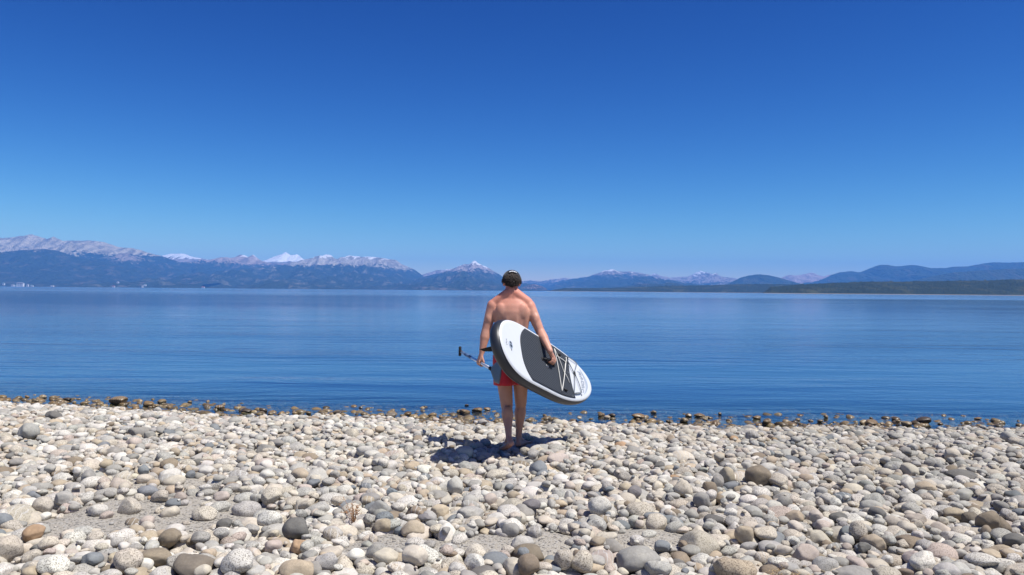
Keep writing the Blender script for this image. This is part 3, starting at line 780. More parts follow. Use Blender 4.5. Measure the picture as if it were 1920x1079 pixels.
def stone_mat(name, wet):
    n = NM(name); p = n.pos()
    ac = n.n('ShaderNodeAttribute'); ac.attribute_name = 'tint'
    ap = n.n('ShaderNodeAttribute'); ap.attribute_name = 'grain'
    sp = n.n('ShaderNodeSeparateColor'); n.l(ap.outputs['Color'], sp.inputs[0])
    off = n.n('ShaderNodeCombineXYZ'); n.l(n.math('MULTIPLY', sp.outputs[1], 37.0), off.inputs[0]); n.l(n.math('MULTIPLY', sp.outputs[2], 53.0), off.inputs[1])
    va = n.n('ShaderNodeVectorMath', operation='ADD'); n.l(p, va.inputs[0]); n.l(off.outputs[0], va.inputs[1]); q = va.outputs[0]
    big = n.noise(q, 14, 4, .6); med = n.noise(q, 60, 4, .65); fine = n.noise(q, 135, 3, .62)
    col = n.mix(n.ramp(big, [(.3, 0.0), (.7, 1.0)]), n.mix(1.0, ac.outputs['Color'], (.82, .82, .84), 'MULTIPLY'), n.mix(1.0, ac.outputs['Color'], (1.12, 1.10, 1.06), 'MULTIPLY'))
    col = n.mix(n.ramp(med, [(.38, 0.0), (.66, .55)]), col, n.mix(1.0, ac.outputs['Color'], (.70, .68, .66), 'MULTIPLY'))
    spk = n.ramp(fine, [(.53, 0.0), (.57, 1.0)])
    col = n.mix(n.math('MULTIPLY', spk, n.math('MULTIPLY', sp.outputs[0], .90)), col, n.mix(1.0, ac.outputs['Color'], (.34, .32, .31), 'MULTIPLY'))
    # a few stones carry pale veins
    w = n.n('ShaderNodeTexWave'); w.inputs['Scale'].default_value = 9; w.inputs['Distortion'].default_value = 6; w.inputs['Detail'].default_value = 2; n.l(q, w.inputs['Vector'])
    vein = n.math('MULTIPLY', n.ramp(w.outputs['Fac'], [(.90, 0.0), (.97, 1.0)]), n.ramp(sp.outputs[1], [(.93, 0.0), (.94, .6)]))
    col = n.mix(vein, col, (.5, .49, .46))
    bz = n.math('ADD', n.math('MULTIPLY', med, .6), n.math('MULTIPLY', fine, .3))
    n.bsdf(col, .38 if wet else .82, n.bump(bz, .55, .006), .5 if wet else .22)
    return n.m
SM_DRY = stone_mat('dry_cobble', False); SM_WET = stone_mat('wet_cobble', True)

# apparent size in the photograph
cen = np.array([[s['x'], s['y'], s['z']] for s in stones]); pr = proj(cen)
for s, (u, v, zz) in zip(stones, pr):
    s['u'] = u; s['v'] = v
    rx = (abs(math.cos(s['yaw']))*s['a'] + abs(math.sin(s['yaw']))*s['b'])*F/zz; s['pw'] = rx*2
    s['ar'] = rx*s['c']*F/zz*math.pi*min(1, s.get('vis', 1)*1.2)
    if not (-rx*.5 < u < 1920+rx*.5 and v < 1079+s['c']*F/zz*.6): s['ar'] = 0
order = sorted([i for i in range(nlm, len(stones)) if not stones[i]['wet']], key=lambda i: -stones[i]['ar'])
indiv = list(range(nlm)) + order[:300-nlm]
iset = set(indiv)

def stone_obj(s, name):
    V = SH[4][s['var']] @ xform(s).T
    n = len(V)
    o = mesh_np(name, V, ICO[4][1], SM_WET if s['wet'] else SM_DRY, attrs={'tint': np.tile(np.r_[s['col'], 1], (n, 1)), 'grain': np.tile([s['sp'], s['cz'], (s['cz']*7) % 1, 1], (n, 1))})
    o.location = (s['x'], s['y'], s['z'])
    return o
ADJ = {'cream': 'cream', 'white': 'whitish', 'lgrey': 'light grey', 'grey': 'mid-grey', 'dark': 'charcoal', 'blue': 'blue-grey', 'tan': 'tan', 'brown': 'brown', 'orange': 'orange', 'pink': 'pinkish', 'purple': 'purple-grey', 'umber': 'dark brown'}
lmu = np.array([[stones[i]['u'], stones[i]['v']] for i in range(nlm)])
taken = {}; labs_ = []
for i in indiv:
    s = stones[i]; o = stone_obj(s, 'cobble')
    if i < nlm: lab = s['lm'][8]
    else:
        d = (lmu - np.array([s['u'], s['v']]))*np.array([1, 1.3]); j = int(np.argmin((d**2).sum(1)))
        dx, dy = s['u']-lmu[j, 0], s['v']-lmu[j, 1]
        rel = ('right of' if dx > 0 else 'left of') if abs(dx) > abs(dy)*1.2 else ('in front of' if dy > 0 else 'behind')
        size = 'large' if s['pw'] > 44 else ('medium' if s['pw'] > 30 else 'small')
        shp = 'flat ' if s['c'] < s['a']*.52 else ''
        lab = f"{size} {shp}{'speckled ' if s['sp'] > .45 else ''}{ADJ[s['ck']]} cobble {rel} the {stones[j]['lm'][7]}"
        k = taken.get(lab, 0); taken[lab] = k+1
        if k: lab += ', ' + ['', 'second such', 'third such', 'fourth such', 'fifth such', 'sixth such', 'seventh such', 'eighth such'][min(k, 7)]
    if len(lab.split()) > 16: lab = lab.replace('mid-grey', 'grey').replace('light grey', 'pale').replace(' such', '')
    if len(lab.split()) > 16: lab = lab.replace(' the ', ' ')
    labs_.append(lab)
    if len(lab.split()) > 16: print('LONG', lab)
    tag(o, lab, 'stone', 'cobbles on the beach')

print('duplicate labels', len(labs_) - len(set(labs_)))
# rocks standing in the shallows
WR = [(221, 751, 34, 17, 'largest brown boulder standing in the shallows, off the left shore'), (276, 757, 21, 12, 'smaller brown boulder in the water beside the largest one'),
      (125, 749, 16, 7, 'dark low wet rock at the waterline, off the far left shore'), (183, 751, 8, 5, 'tiny reddish wet rock just left of the largest brown boulder'),
      (50, 744, 8, 5, 'tiny wet rock showing above the water near the left edge'), (411, 764, 17, 10, 'brown rounded wet rock at the waterline with a highlight on top'),
      (460, 770, 20, 9, 'dark brown wet rock at the waterline left of a tan one'), (492, 769, 15, 9, 'tan-brown wet rock at the waterline, right of a dark brown one'),
      (635, 775, 16, 7, 'flat dark wet rock at the waterline, between left shore and man'), (676, 764, 8, 4, 'tiny black rock in the water, farthest out left of the man'),
      (797, 763, 9, 4, 'small black rock in the water left of the paddle blade'), (875, 760, 8, 4, 'small dark rock in the water below the hand holding the paddle'),
      (895, 769, 20, 9, 'golden-brown wet rock in the water just left of the calves'), (913, 767, 13, 7, 'small golden wet rock right beside the calves in the water'),
      (871, 772, 19, 8, 'flat brown wet rock, leftmost of three golden ones near the man'), (733, 779, 22, 12, 'grey-topped rounded rock at the waterline behind the beach cobbles'),
      (1128, 778, 13, 8, 'brown wet rock in the shallows right of the board nose'), (1149, 779, 13, 8, 'dark round wet rock next to a brown one right of the board'),
      (1198, 780, 25, 10, 'wide golden-brown wet rock in the shallows right of the board'), (1291, 779, 12, 8, 'reddish round wet rock standing alone in the shallows'),
      (1313, 779, 21, 8, 'long olive wet rock in the shallows beside the reddish one'), (1420, 783, 16, 8, 'brown wet rock in the shallows left of the far right shore'),
      (1633, 793, 27, 13, 'rounded brown rock at the waterline, left of the largest right-hand one'), (1735, 789, 28, 16, 'largest dark brown rock at the waterline on the right'),
      (1835, 785, 13, 5, 'low brown wet rock out in the water near the right edge')]
for k, (px, py, w, h, lab) in enumerate(WR):
    hz = 545.3+(px-960)*.0088
    y = (CAMZ-WZ)*F/(py + h*.35 - hz); q = P(px, py, y); a = w*y/F/2*1.1; c = h*y/F/2*1.0
    dark = lab.find('dark') >= 0 or lab.find('black') >= 0
    col = np.array([.075, .056, .038]) if dark else np.array([.20, .135, .066])*rng.uniform(.8, 1.1)
    if 'grey-topped' in lab: col = np.array([.20, .17, .13])
    s = dict(x=q.x, y=y+a*.3, z=q.z - c*.15, a=a, b=a*.8, c=c, yaw=rng.uniform(-.4, .4), tilt=rng.normal()*.1, var=int(rng.integers(NV)), wet=True, col=col, sp=.3, cz=rng.random())
    tag(stone_obj(s, 'wet_rock'), lab, 'rock', 'rocks in the shallow water')

def stuff(name, sel, label, mat, cat):
    Vs = []; Fs = []; T = []; G = []; off = 0
    for lv in (2, 3):
        pass
    for i in sel:
        s = stones[i]; lv = 3 if (s['y'] < 8.2 and s['a'] > .02) or s['a'] > .07 else 2
        V = SH[lv][s['var']] @ xform(s).T + np.array([s['x'], s['y'], s['z']])
        Vs.append(V.astype(np.float32)); Fs.append(ICO[lv][1] + off); off += len(V)
        T.append(np.tile(np.r_[s['col'], 1].astype(np.float32), (len(V), 1))); G.append(np.tile(np.array([s['sp'], s['cz'], (s['cz']*7) % 1, 1], np.float32), (len(V), 1)))
    o = mesh_np(name, np.concatenate(Vs), np.concatenate(Fs), mat, attrs={'tint': np.concatenate(T), 'grain': np.concatenate(G)})
    tag(o, label, cat, kind='stuff'); print(name, len(sel), off)
stuff('cobbles', [i for i in range(len(stones)) if i not in iset and not stones[i]['wet']], 'mass of pale grey and cream cobbles covering the whole beach', SM_DRY, 'stones')
stuff('wet_cobbles', [i for i in range(len(stones)) if i not in iset and stones[i]['wet']], 'brown wet stones lining the water edge and lying under shallow water', SM_WET, 'stones')


# ------------------------------------------------------------------ the man
def skin_mat():
    n = NM('skin'); p = n.n('ShaderNodeTexCoord').outputs['Object']; z = n.sep(p)[2]
    a = n.noise(p, 9, 4, .6); b = n.noise(p, 60, 3)
    col = n.mix(n.ramp(a, [(.3, 0.0), (.7, 1.0)]), (.49, .235, .160), (.60, .325, .235))
    burn = n.ramp(n.math('ADD', z, n.math('MULTIPLY', n.math('SUBTRACT', a, .5), .25)), [(1.36, 0.0), (1.50, .8)]) if False else None
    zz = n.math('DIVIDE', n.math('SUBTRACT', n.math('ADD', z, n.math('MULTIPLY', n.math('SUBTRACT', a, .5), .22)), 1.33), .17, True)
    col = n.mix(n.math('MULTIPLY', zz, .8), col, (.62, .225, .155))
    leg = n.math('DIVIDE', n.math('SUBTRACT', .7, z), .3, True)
    col = n.mix(n.math('MULTIPLY', leg, .6), col, (.40, .20, .135))  # legs darker tan, with their shade painted into the skin colour
    col = n.mix(n.ramp(b, [(.50, 0.0), (.72, .45)]), col, (.50, .23, .16))
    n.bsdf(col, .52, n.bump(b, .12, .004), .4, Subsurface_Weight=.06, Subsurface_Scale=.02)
    return n.m
SKIN = skin_mat()
Y = 8.0
GZ = min(FZ)                                            # the pebbles under his feet
man = empty('person', (0, Y, GZ))
tag(man, 'shirtless man in red shorts and black cap carrying the board and paddle to the water', 'person')
# the paddle line and the board pose are needed for the hands
bc = Vector((.367, 7.84, .815)) - Vector((.506, .796, -.335))*.030
def frame(yaw, pitch, roll):
    a = Vector((math.cos(yaw)*math.cos(pitch), math.sin(yaw)*math.cos(pitch), -math.sin(pitch)))
    w0 = (Vector((0, 0, 1)) - a*a.z).normalized(); n0 = a.cross(w0)
    w = w0*math.cos(roll) + n0*math.sin(roll)
    return a, w, a.cross(w)
BA, BW, BN = frame(1.005, .342, -.375)
PAD_T = P(862.5, 659, 8.62); PAD_N = P(921, 692, 7.62)
pdir = (PAD_N - PAD_T).normalized()
def ray_plane(px, py, p0, nrm):
    d = P(px, py, 8.0) - Vector((0, 0, CAMZ)); o = Vector((0, 0, CAMZ))
    return o + d*((p0-o).dot(nrm)/d.dot(nrm))
body = MB()
L = lambda x, y, z: (x, Y+y, z)
# torso lofted from hips to shoulders
rings = [(.80, .150, .110, .0), (.88, .168, .122, .0), (.96, .165, .118, .0), (1.04, .150, .104, .0), (1.12, .146, .100, .0), (1.20, .160, .110, .0), (1.28, .172, .118, .0), (1.34, .180, .118, .0), (1.40, .174, .108, .005), (1.45, .148, .090, .01), (1.49, .096, .070, .012)]
n = 36; V = []
for z, rx, ry, oy in rings:
    for k in range(n):
        t = 2*math.pi*k/n; c, s_ = math.cos(t), math.sin(t)
        V.append(L(rx*math.copysign(abs(c)**.85, c), oy + ry*math.copysign(abs(s_)**.85, s_), z))
Fs = [(i*n+k, i*n+(k+1) % n, (i+1)*n+(k+1) % n, (i+1)*n+k) for i in range(len(rings)-1) for k in range(n)]
Fs += [tuple(range(n))[::-1], tuple((len(rings)-1)*n+k for k in range(n))]
body.add(V, Fs)
for s_ in (-1, 1):
    body.cap_tube(L(s_*.028, -.012, 1.525), L(s_*.160, .0, 1.432), .056, .052)        # trapezius
    body.cap_tube(L(s_*.045, -.008, 1.50), L(s_*.135, -.004, 1.462), .046, .042)
    body.ball(L(s_*.096, -.077, 1.335), (.066, .036, .092), rot=Matrix.Rotation(s_*R(12), 3, 'Y'))   # shoulder blade
    body.cap_tube(L(s_*.040, -.082, 1.00), L(s_*.046, -.090, 1.30), .034, .028)     # back muscles beside the spine
    body.cap_tube(L(s_*.134, -.045, 1.33), L(s_*.118, -.04, 1.14), .056, .042)     # latissimus
    body.ball(L(s_*.075, .085, 1.33), (.075, .035, .055))
    body.ball(L(s_*.078, -.062, .885), (.080, .075, .078))
body.cap_tube(L(0, .0, 1.44), L(.0, .022, 1.57), .070, .064)                         # neck
body.cap_tube(L(-.02, -.03, 1.46), L(-.01, -.02, 1.56), .040, .040); body.cap_tube(L(.02, -.03, 1.46), L(.01, -.02, 1.56), .040, .040)
# head, turned slightly down
HC = Vector(L(-.004, .030, 1.640))
HM = Matrix.Rotation(R(-8), 3, 'X') @ Matrix.Rotation(R(4), 3, 'Z')
hp = lambda x, y, z: HC + HM @ Vector((x, y, z))
body.ball(hp(0, -.002, .018), (.076, .096, .090), rot=HM)
body.ball(hp(0, .040, -.035), (.062, .055, .072), rot=HM)
body.ball(hp(0, .062, -.086), (.030, .028, .024), rot=HM)                            # chin
body.cap_tube(hp(-.045, .015, -.075), hp(-.015, .060, -.092), .020, .016); body.cap_tube(hp(.045, .015, -.075), hp(.015, .060, -.092), .020, .016)
body.cap_tube(hp(0, .088, .005), hp(0, .108, -.028), .009, .014)                     # nose
body.ball(hp(-.012, .100, -.032), .009); body.ball(hp(.012, .100, -.032), .009)
body.cap_tube(hp(-.022, .088, -.058), hp(.022, .088, -.058), .008, .008); body.cap_tube(hp(-.018, .086, -.067), hp(.018, .086, -.067), .008, .008)
body.cap_tube(hp(-.045, .080, .022), hp(.045, .080, .022), .012, .012)               # brow
for s_ in (-1, 1):
    body.ball(hp(s_*.079, -.006, -.018), (.011, .020, .033), rot=HM @ Matrix.Rotation(s_*R(-18), 3, 'Z'))
    body.ball(hp(s_*.048, .060, -.022), (.022, .02, .02))
# arms
SL = Vector(L(-.192, .0, 1.392)); SRt = Vector(L(.180, .0, 1.388))
EL = P(911.5, 620, 7.97); WLft = P(904, 659, 7.93)
ER = P(1013, 622, 7.93)
deck_t = .006
hand_r = ray_plane(1034, 677, bc + BN*.045, BN)
WR_ = ray_plane(1031, 658, bc + BN*.085, BN)
def arm(S, E, W):
    body.ball(S + Vector((0, 0, -.004)), (.061, .066, .074))
    body.cap_tube(S, S.lerp(E, .45), .060, .056); body.cap_tube(S.lerp(E, .3), E, .056, .046)
    body.ball(S.lerp(E, .55) + Vector((0, -.012, 0)), (.046, .050, .08))
    body.ball(S.lerp(E, .5) + Vector((0, .02, 0)), (.046, .044, .075))
    body.cap_tube(E, E.lerp(W, .35), .047, .050); body.cap_tube(E.lerp(W, .3), W, .048, .031)
    body.ball(E + Vector((0, -.012, 0)), .036)
arm(SL, EL, WLft); arm(SRt, ER, WR_)
fine_zones = []
def hand(W, G, ax, out, rg, thumb=1):
    """palm from wrist W to the grip at G on a bar of direction ax; out points from the bar toward the back of the hand"""
    ax = ax.normalized(); out = (out - ax*out.dot(ax)).normalized(); dn = ax.cross(out)
    if dn.dot(G - W) < 0: dn = -dn
    kn = G + out*(rg+.016)                            # knuckle row over the bar
    for q in (-1, 1):
        body.cap_tube(W + ax*q*.010, kn + ax*q*.026 - dn*.010, .020, .017, n=12)
    body.cap_tube(W, kn - dn*.005, .023, .018, n=12)
    for k, (o, ln) in enumerate(((-.033, .92), (-.011, 1.05), (.011, 1.0), (.032, .84))):
        c = G + ax*o; rr = rg + .0105; pts = []
        for t in range(7):
            an = R(70 - t*38*ln); pts.append(c + out*math.sin(an)*rr*(1.12 if t == 0 else 1) + dn*math.cos(an)*rr)
        for a_, b_ in zip(pts[:-1], pts[1:]): body.cap_tube(a_, b_, .0092, .0088, n=10, m=3)
        body.ball(pts[0] + out*.003, .0105, n=10)
    b0 = W.lerp(kn, .45) + ax*thumb*.022
    p1 = G + ax*thumb*.050 + out*.004 - dn*(rg+.008); p2 = G + ax*thumb*.046 - out*(rg+.004) - dn*.004; p3 = G + ax*thumb*.036 - out*(rg+.010) + dn*.014
    body.cap_tube(b0, p1, .0145, .012, n=10); body.cap_tube(p1, p2, .0115, .0105, n=10); body.cap_tube(p2, p3, .0105, .0092, n=10)
    fine_zones.append((np.array(G), .10)); 
t_h = (P(899, 678, 7.93) - PAD_T).dot(pdir)
GL = PAD_T + pdir*t_h
hand(WLft, GL, pdir, (WLft - GL).normalized()*.75 + Vector((-.5, -.35, 0)), .0145, 1)
hand(WR_, hand_r, BA, BN*.75 + (WR_ - hand_r).normalized()*.55, .013, 1)
# legs: left one trailing with the heel lifted, right one planted ahead
fl, fr = FZ[0]-GZ, FZ[1]-GZ
z0 = GZ
def leg(H, K, A):
    body.cap_tube(H, H.lerp(K, .5), .092, .082); body.cap_tube(H.lerp(K, .4), K, .083, .060)
    body.ball(H.lerp(K, .35) + Vector((0, -.018, 0)), (.072, .072, .13))
    body.ball(K, (.054, .057, .06)); body.ball(K + Vector((0, .03, .0)), (.036, .03, .045))
    body.cap_tube(K, K.lerp(A, .28), .051, .061); body.cap_tube(K.lerp(A, .25), K.lerp(A, .62), .062, .042); body.cap_tube(K.lerp(A, .6), A, .040, .031)
    body.ball(K.lerp(A, .30) + Vector((-.012, -.020, 0)), (.042, .048, .10)); body.ball(K.lerp(A, .26) + Vector((.016, -.018, 0)), (.040, .046, .09))
HL = Vector(L(-.088, .0, .85)); HR = Vector(L(.088, .01, .85))
KL = P(950.5, 757, 7.96); KL.z = .435+z0; AL = Vector((-.018, 7.800, .150+FZ[0]))
KR = P(976.5, 757, 8.10); KR.z = .445+z0; AR = Vector((.080, 8.130, .085+FZ[1]))
leg(HL, KL, AL); leg(HR, KR, AR)
def foot(A, heel, ball, toe, side, flat):
    body.cap_tube(A, heel, .031, .030); body.cap_tube(A, ball, .030, .022)
    body.cap_tube(heel, ball, .030, .024); d = (toe-ball).normalized(); lat = Vector((d.y, -d.x, 0)).normalized()
    for q in (-1, 0, 1):
        body.cap_tube(heel + lat*q*.008, ball + lat*q*.026, .026, .019)
    for k in range(5):
        o = (-.038 + .019*k)*side; ln = (1, .96, .86, .74, .60)[k]
        b_ = ball + lat*o*.9; tt = b_ + d*(toe-ball).length*ln + lat*o*.15
        body.cap_tube(b_, tt, .014 if k == 0 else .0105, .0125 if k == 0 else .009, n=10, m=3)
    body.ball(A + lat*.022, (.012, .012, .014)); body.ball(A - lat*.022, (.012, .012, .014))
    fine_zones.append((np.array(ball), .10))
foot(AL, Vector((.004, 7.735, .105+FZ[0])), Vector((-.062, 7.885, .028+FZ[0])), Vector((-.088, 7.945, .014+FZ[0])), -1, 0)
foot(AR, Vector((.072, 8.090, .032+FZ[1])), Vector((.140, 8.235, .026+FZ[1])), Vector((.172, 8.300, .014+FZ[1])), -1, 1)
hcn = np.array(HC)
def wt(V):
    w = np.ones(len(V))
    for c, r in fine_zones:
        w = np.minimum(w, np.clip((np.linalg.norm(V-c, axis=1)-r*.75)/(r*.6), .10, 1))
    d = np.linalg.norm(V-hcn, axis=1); w = np.minimum(w, np.clip((d-.10)/.06, .22, 1))
    return w
def into(o, root):
    """give a mesh built in world coordinates its thing as parent, keeping it in place"""
    o.parent = root; o.matrix_parent_inverse = Matrix.Translation(root.location).inverted(); return o
ob = into(body.remeshed('body', SKIN, None, .0045, 22, wt), man)
# eyes
ey = simple('eye_white', (.75, .73, .70), .2); iris = simple('iris', (.08, .05, .03), .1)
for s_ in (-1, 1):
    e = MB(); e.ball(hp(s_*.030, .080, .004), .0115, 16); eo = into(e.build('eye', ey), man)
    e = MB(); e.ball(hp(s_*.030, .0875, .003), .0055, 12); io = e.build('iris', iris); io.parent = eo
    io.matrix_parent_inverse = (Matrix.Translation(man.location)).inverted() @ Matrix.Translation(man.location)
# shorts: two loose legs under one seat, wrinkled cloth
def cloth(name, col, rough=.8):
    n = NM(name); p = n.n('ShaderNodeTexCoord').outputs['Object']
    a = n.noise(p, 7, 3); f = n.noise(n.mapping(p, (1, 1, .35)), 22, 3, .6)
    c = n.mix(a, tuple(x*.8 for x in col), tuple(min(1, x*1.2) for x in col))
    n.bsdf(c, rough, n.bump(f, .8, .02), .25, Sheen_Weight=.2); return n.m
red = cloth('red_fabric', (.52, .028, .048)); rim = simple('waistband_fabric', (.40, .02, .035), .8)
def tube_ring(cx, cy, z, rx, ry, n, wob, seed):
    o = []
    for k in range(n):
        t = 2*math.pi*k/n; w = 1 + wob*math.sin(5*t+seed) + wob*.6*math.sin(9*t+seed*2.1)
        o.append((cx + rx*w*math.cos(t), cy + ry*w*math.sin(t), z))
    return o
def lofted(rs, n, close=False):
    V = [p for r in rs for p in r]
    return V, [(i*n+k, i*n+(k+1) % n, (i+1)*n+(k+1) % n, (i+1)*n+k) for i in range(len(rs)-1) for k in range(n)]
sh_ = MB(); n = 48
rs = [tube_ring(0, Y-.004, z, rx, ry, n, w, 1) for z, rx, ry, w in ((.985, .166, .118, .0), (.95, .172, .126, .01), (.90, .182, .140, .012), (.85, .188, .146, .012), (.80, .186, .140, .01), (.775, .150, .115, .01))]
V, Fq = lofted(rs, n); sh_.add(V, Fq)
for s_, K in ((-1, KL), (1, KR)):
    rs = []
    for t in np.linspace(0, 1, 9):
        z = .90 - t*(.90-.608); f = (.88-z)/(.88-.44); cx = (s_*.088)*(1-f)+K.x*f; cy = (Y)*(1-f)+K.y*f
        rs.append(tube_ring(cx + (-.010 if s_ < 0 else 0)*t, cy - .004, z, .096 + .012*t, .108+.004*t, n, .018+.03*t, 2+s_))
    V, Fq = lofted(rs, n); sh_.add(V, Fq)
so_ = into(sh_.build('shorts', red), man)
md = so_.modifiers.new('thickness', 'SOLIDIFY'); md.thickness = .003
wb = MB(); V, Fq = lofted([tube_ring(0, Y-.004, z, .1685, .1205, n, .008, 4) for z in (.955, .97, .988)], n); wb.add(V, Fq)
wo_ = into(wb.build('waistband', rim), man); md = wo_.modifiers.new('thickness', 'SOLIDIFY'); md.thickness = .005
# hair and cap
def hair_mat():
    n = NM('dark_hair'); p = n.n('ShaderNodeTexCoord').outputs['Object']; a = n.noise(p, 120, 3, .7)
    n.bsdf(n.mix(a, (.012, .009, .007), (.060, .042, .032)), .55, n.bump(a, 1, .006), .4); return n.m
HAIR = hair_mat(); rr = random.Random(5)
hb = MB()
hb.ball(hp(0, -.014, .018), (.081, .096, .078), 28, rot=HM)
for k in range(980):
    az = rr.uniform(-1.9, 1.9); el = rr.uniform(-.5, .6)
    if k > 720: az = rr.uniform(-.85, .85); el = rr.uniform(-.78 + .3*abs(az), -.45)
    if el < -.50 + .18*abs(az) and k <= 720: continue
    d = Vector((math.sin(az)*math.cos(el), -math.cos(az)*math.cos(el), math.sin(el)))
    p0 = Vector((d.x*.082, -.012 + d.y*.097, .014 + d.z*.086)); tg = Vector((rr.uniform(-.4, .4)+d.x*.35, d.y*.35, -1)).normalized()
    ln = rr.uniform(.016, .030); q = [p0, p0 + tg*ln*.5 + d*.007, p0 + tg*ln + d*rr.uniform(.0, .014)]
    hb.tube([hp(*a_) for a_ in q], [.0042, .0038, .0008], 5)
for s_ in (-1, 1):
    for k in range(14):
        b_ = Vector((s_*.080, rr.uniform(-.03, .01), rr.uniform(-.005, .02)))
        hb.tube([hp(*b_), hp(b_.x+s_*.010, b_.y-.004, b_.z-.004), hp(b_.x+s_*rr.uniform(.014, .022), b_.y-.006, b_.z+rr.uniform(-.012, .008))], [.004, .0035, .0008], 5)
into(hb.build('hair', HAIR), man)
capm = cloth('black_cap_fabric', (.012, .014, .018), .7)
cp = MB(); rs = []; n = 44
for i in range(12):
    th = math.pi/2*i/11; rs.append([hp(.0905*math.cos(th)*math.cos(2*math.pi*k/n), -.004 + .106*math.cos(th)*math.sin(2*math.pi*k/n), .022 + .020*math.sin(2*math.pi*k/n)*(1-i/11) + .094*math.sin(th)) for k in range(n)])
# open arch at the back above the strap
V, Fq = lofted(rs, n); keep = []
for f in Fq:
    c = sum((HM.transposed() @ (Vector(V[i]) - HC) for i in f), Vector())/4
    if c.y < -.05 and ((c.x)/.058)**2 + ((c.z-.020)/.062)**2 < 1 and c.z > .018: continue
    keep.append(f)
cp.add(V, keep)
co = into(cp.build('cap', capm), man); md = co.modifiers.new('thickness', 'SOLIDIFY'); md.thickness = .004; md.offset = 1
def capchild(mb, name, m):
    o = mb.build(name, m); o.parent = co; return o
b = MB(); V = []
for j in range(6):
    for k in range(15):
        t = R(-62 + 124*k/14); r_ = .104 + .066*j/5*max(0, math.cos(t*1.25))**.5
        V.append(hp(.088*math.sin(t)*(1+.05*j/5), r_*math.cos(t)*1.0, .040 - .016*(j/5)**1.5 - .012*math.sin(t)**2*(1+j/5)))
b.add(V, [(j*15+k, j*15+k+1, (j+1)*15+k+1, (j+1)*15+k) for j in range(5) for k in range(14)])
bo = capchild(b, 'cap_brim', capm); md = bo.modifiers.new('thickness', 'SOLIDIFY'); md.thickness = .004
b = MB(); b.tube([hp(.0925*math.sin(t), -.004-.108*math.cos(t), .010+.02*(1-math.cos(t))) for t in np.linspace(-.75, .75, 14)], .010, 8, flat=.25); capchild(b, 'cap_strap', capm)
b = MB(); b.ball(hp(0, -.004, .117), (.008, .008, .004), 10); capchild(b, 'cap_button', capm)
# pale stitched lettering over the opening
b = MB(); wl = simple('white_stitching', (.75, .77, .80), .7); x = -.030
for w_ in (.006, .009, .004, .008, .006, .010, .005, .008):
    for hh in ((.088, .100),):
        t0 = x; t1 = x+w_
        def cpnt(xx, zz):
            e = math.sqrt(max(0, 1-((zz-.014)/.1035)**2)); yy = -.004 - .1185*e*math.sqrt(max(0, 1-(xx/(.0995*e))**2)); return hp(xx, yy-.001, zz)
        p_ = [cpnt(t0, hh[0]-abs(t0)*.25), cpnt(t1, hh[0]-abs(t1)*.25), cpnt(t1, hh[1]-abs(t1)*.3), cpnt(t0, hh[1]-abs(t0)*.3)]
        b.add([q_ for q_ in p_] + [q_ + HM @ Vector((0, -.0015, .001)) for q_ in p_], [(3, 2, 1, 0), (4, 5, 6, 7), (0, 1, 5, 4), (1, 2, 6, 5), (2, 3, 7, 6), (3, 0, 4, 7)])
    x += w_ + .0025
capchild(b, 'cap_lettering', wl)

# ------------------------------------------------------------------ paddle board
BL, BWD, BT = 1.795, .565, .125
board = empty('paddle_board', bc)
tag(board, 'white and black inflatable paddle board with dark deck pad carried under his right arm', 'paddle board')
def hw(t):
    if t < .34: q = (1 - ((.34-t)/.34)**2.9)**(1/2.1) if t > 0 else 0
    elif t < .5: q = 1
    else: q = (1 - ((t-.5)/.5)**2.35)**(1/2.0) if t < 1 else 0
    return BWD/2*q
def rocker(t): return .055*max(0, (t-.6)/.4)**2 + .012*max(0, (.2-t)/.2)**2
def bp(t, v, h): return bc + BA*((t-.5)*BL) + BW*v + BN*(h + rocker(t))
def ts(n):  # denser near the ends
    return [.5 - .5*math.cos(math.pi*i/n) for i in range(n+1)]
T_ = ts(84); T_[0] = .00006; T_[-1] = .99994
dark = simple('dark_rail_pvc', (.020, .024, .032), .42, .5, noise=.1, nscale=30)
prof_ = [(-.030, 0.), (-.006, .004), (.014, .016), (.030, .036), (.036, BT/2), (.030, BT-.036), (.014, BT-.016), (-.006, BT-.004), (-.030, BT)]
hull = MB(); rs = []
for t in T_:
    h = hw(t); e = min(1, h/.06); r_ = []
    along = 1 if t > .5 else -1
    for (o, d) in prof_:
        bulge = o; r_.append((t, h, bulge, -d))
    rs.append(r_)
# contour as a closed loop so the rail stays full round the tail and the nose
loop = [(t, 1) for t in T_] + [(t, -1) for t in T_[::-1]]
pts2 = [Vector(((t-.5)*BL, s_*hw(t))) for t, s_ in loop]
nl = len(pts2); nor = []
for i in range(nl):
    d = pts2[(i+1) % nl] - pts2[i-1]; nr = Vector((-d.y, d.x)); nr = nr.normalized() if nr.length > 1e-9 else Vector((1, 0)); nor.append(nr)
V = []
for (o, d) in prof_:
    for i in range(nl):
        q = pts2[i] + nor[i]*o; t = q.x/BL+.5
        V.append(bc + BA*q.x + BW*q.y + BN*(-d + rocker(min(1, max(0, t)))) - BN*0)
m = len(prof_)
Fq = [(j*nl+i, j*nl+(i+1) % nl, (j+1)*nl+(i+1) % nl, (j+1)*nl+i) for j in range(m-1) for i in range(nl)]
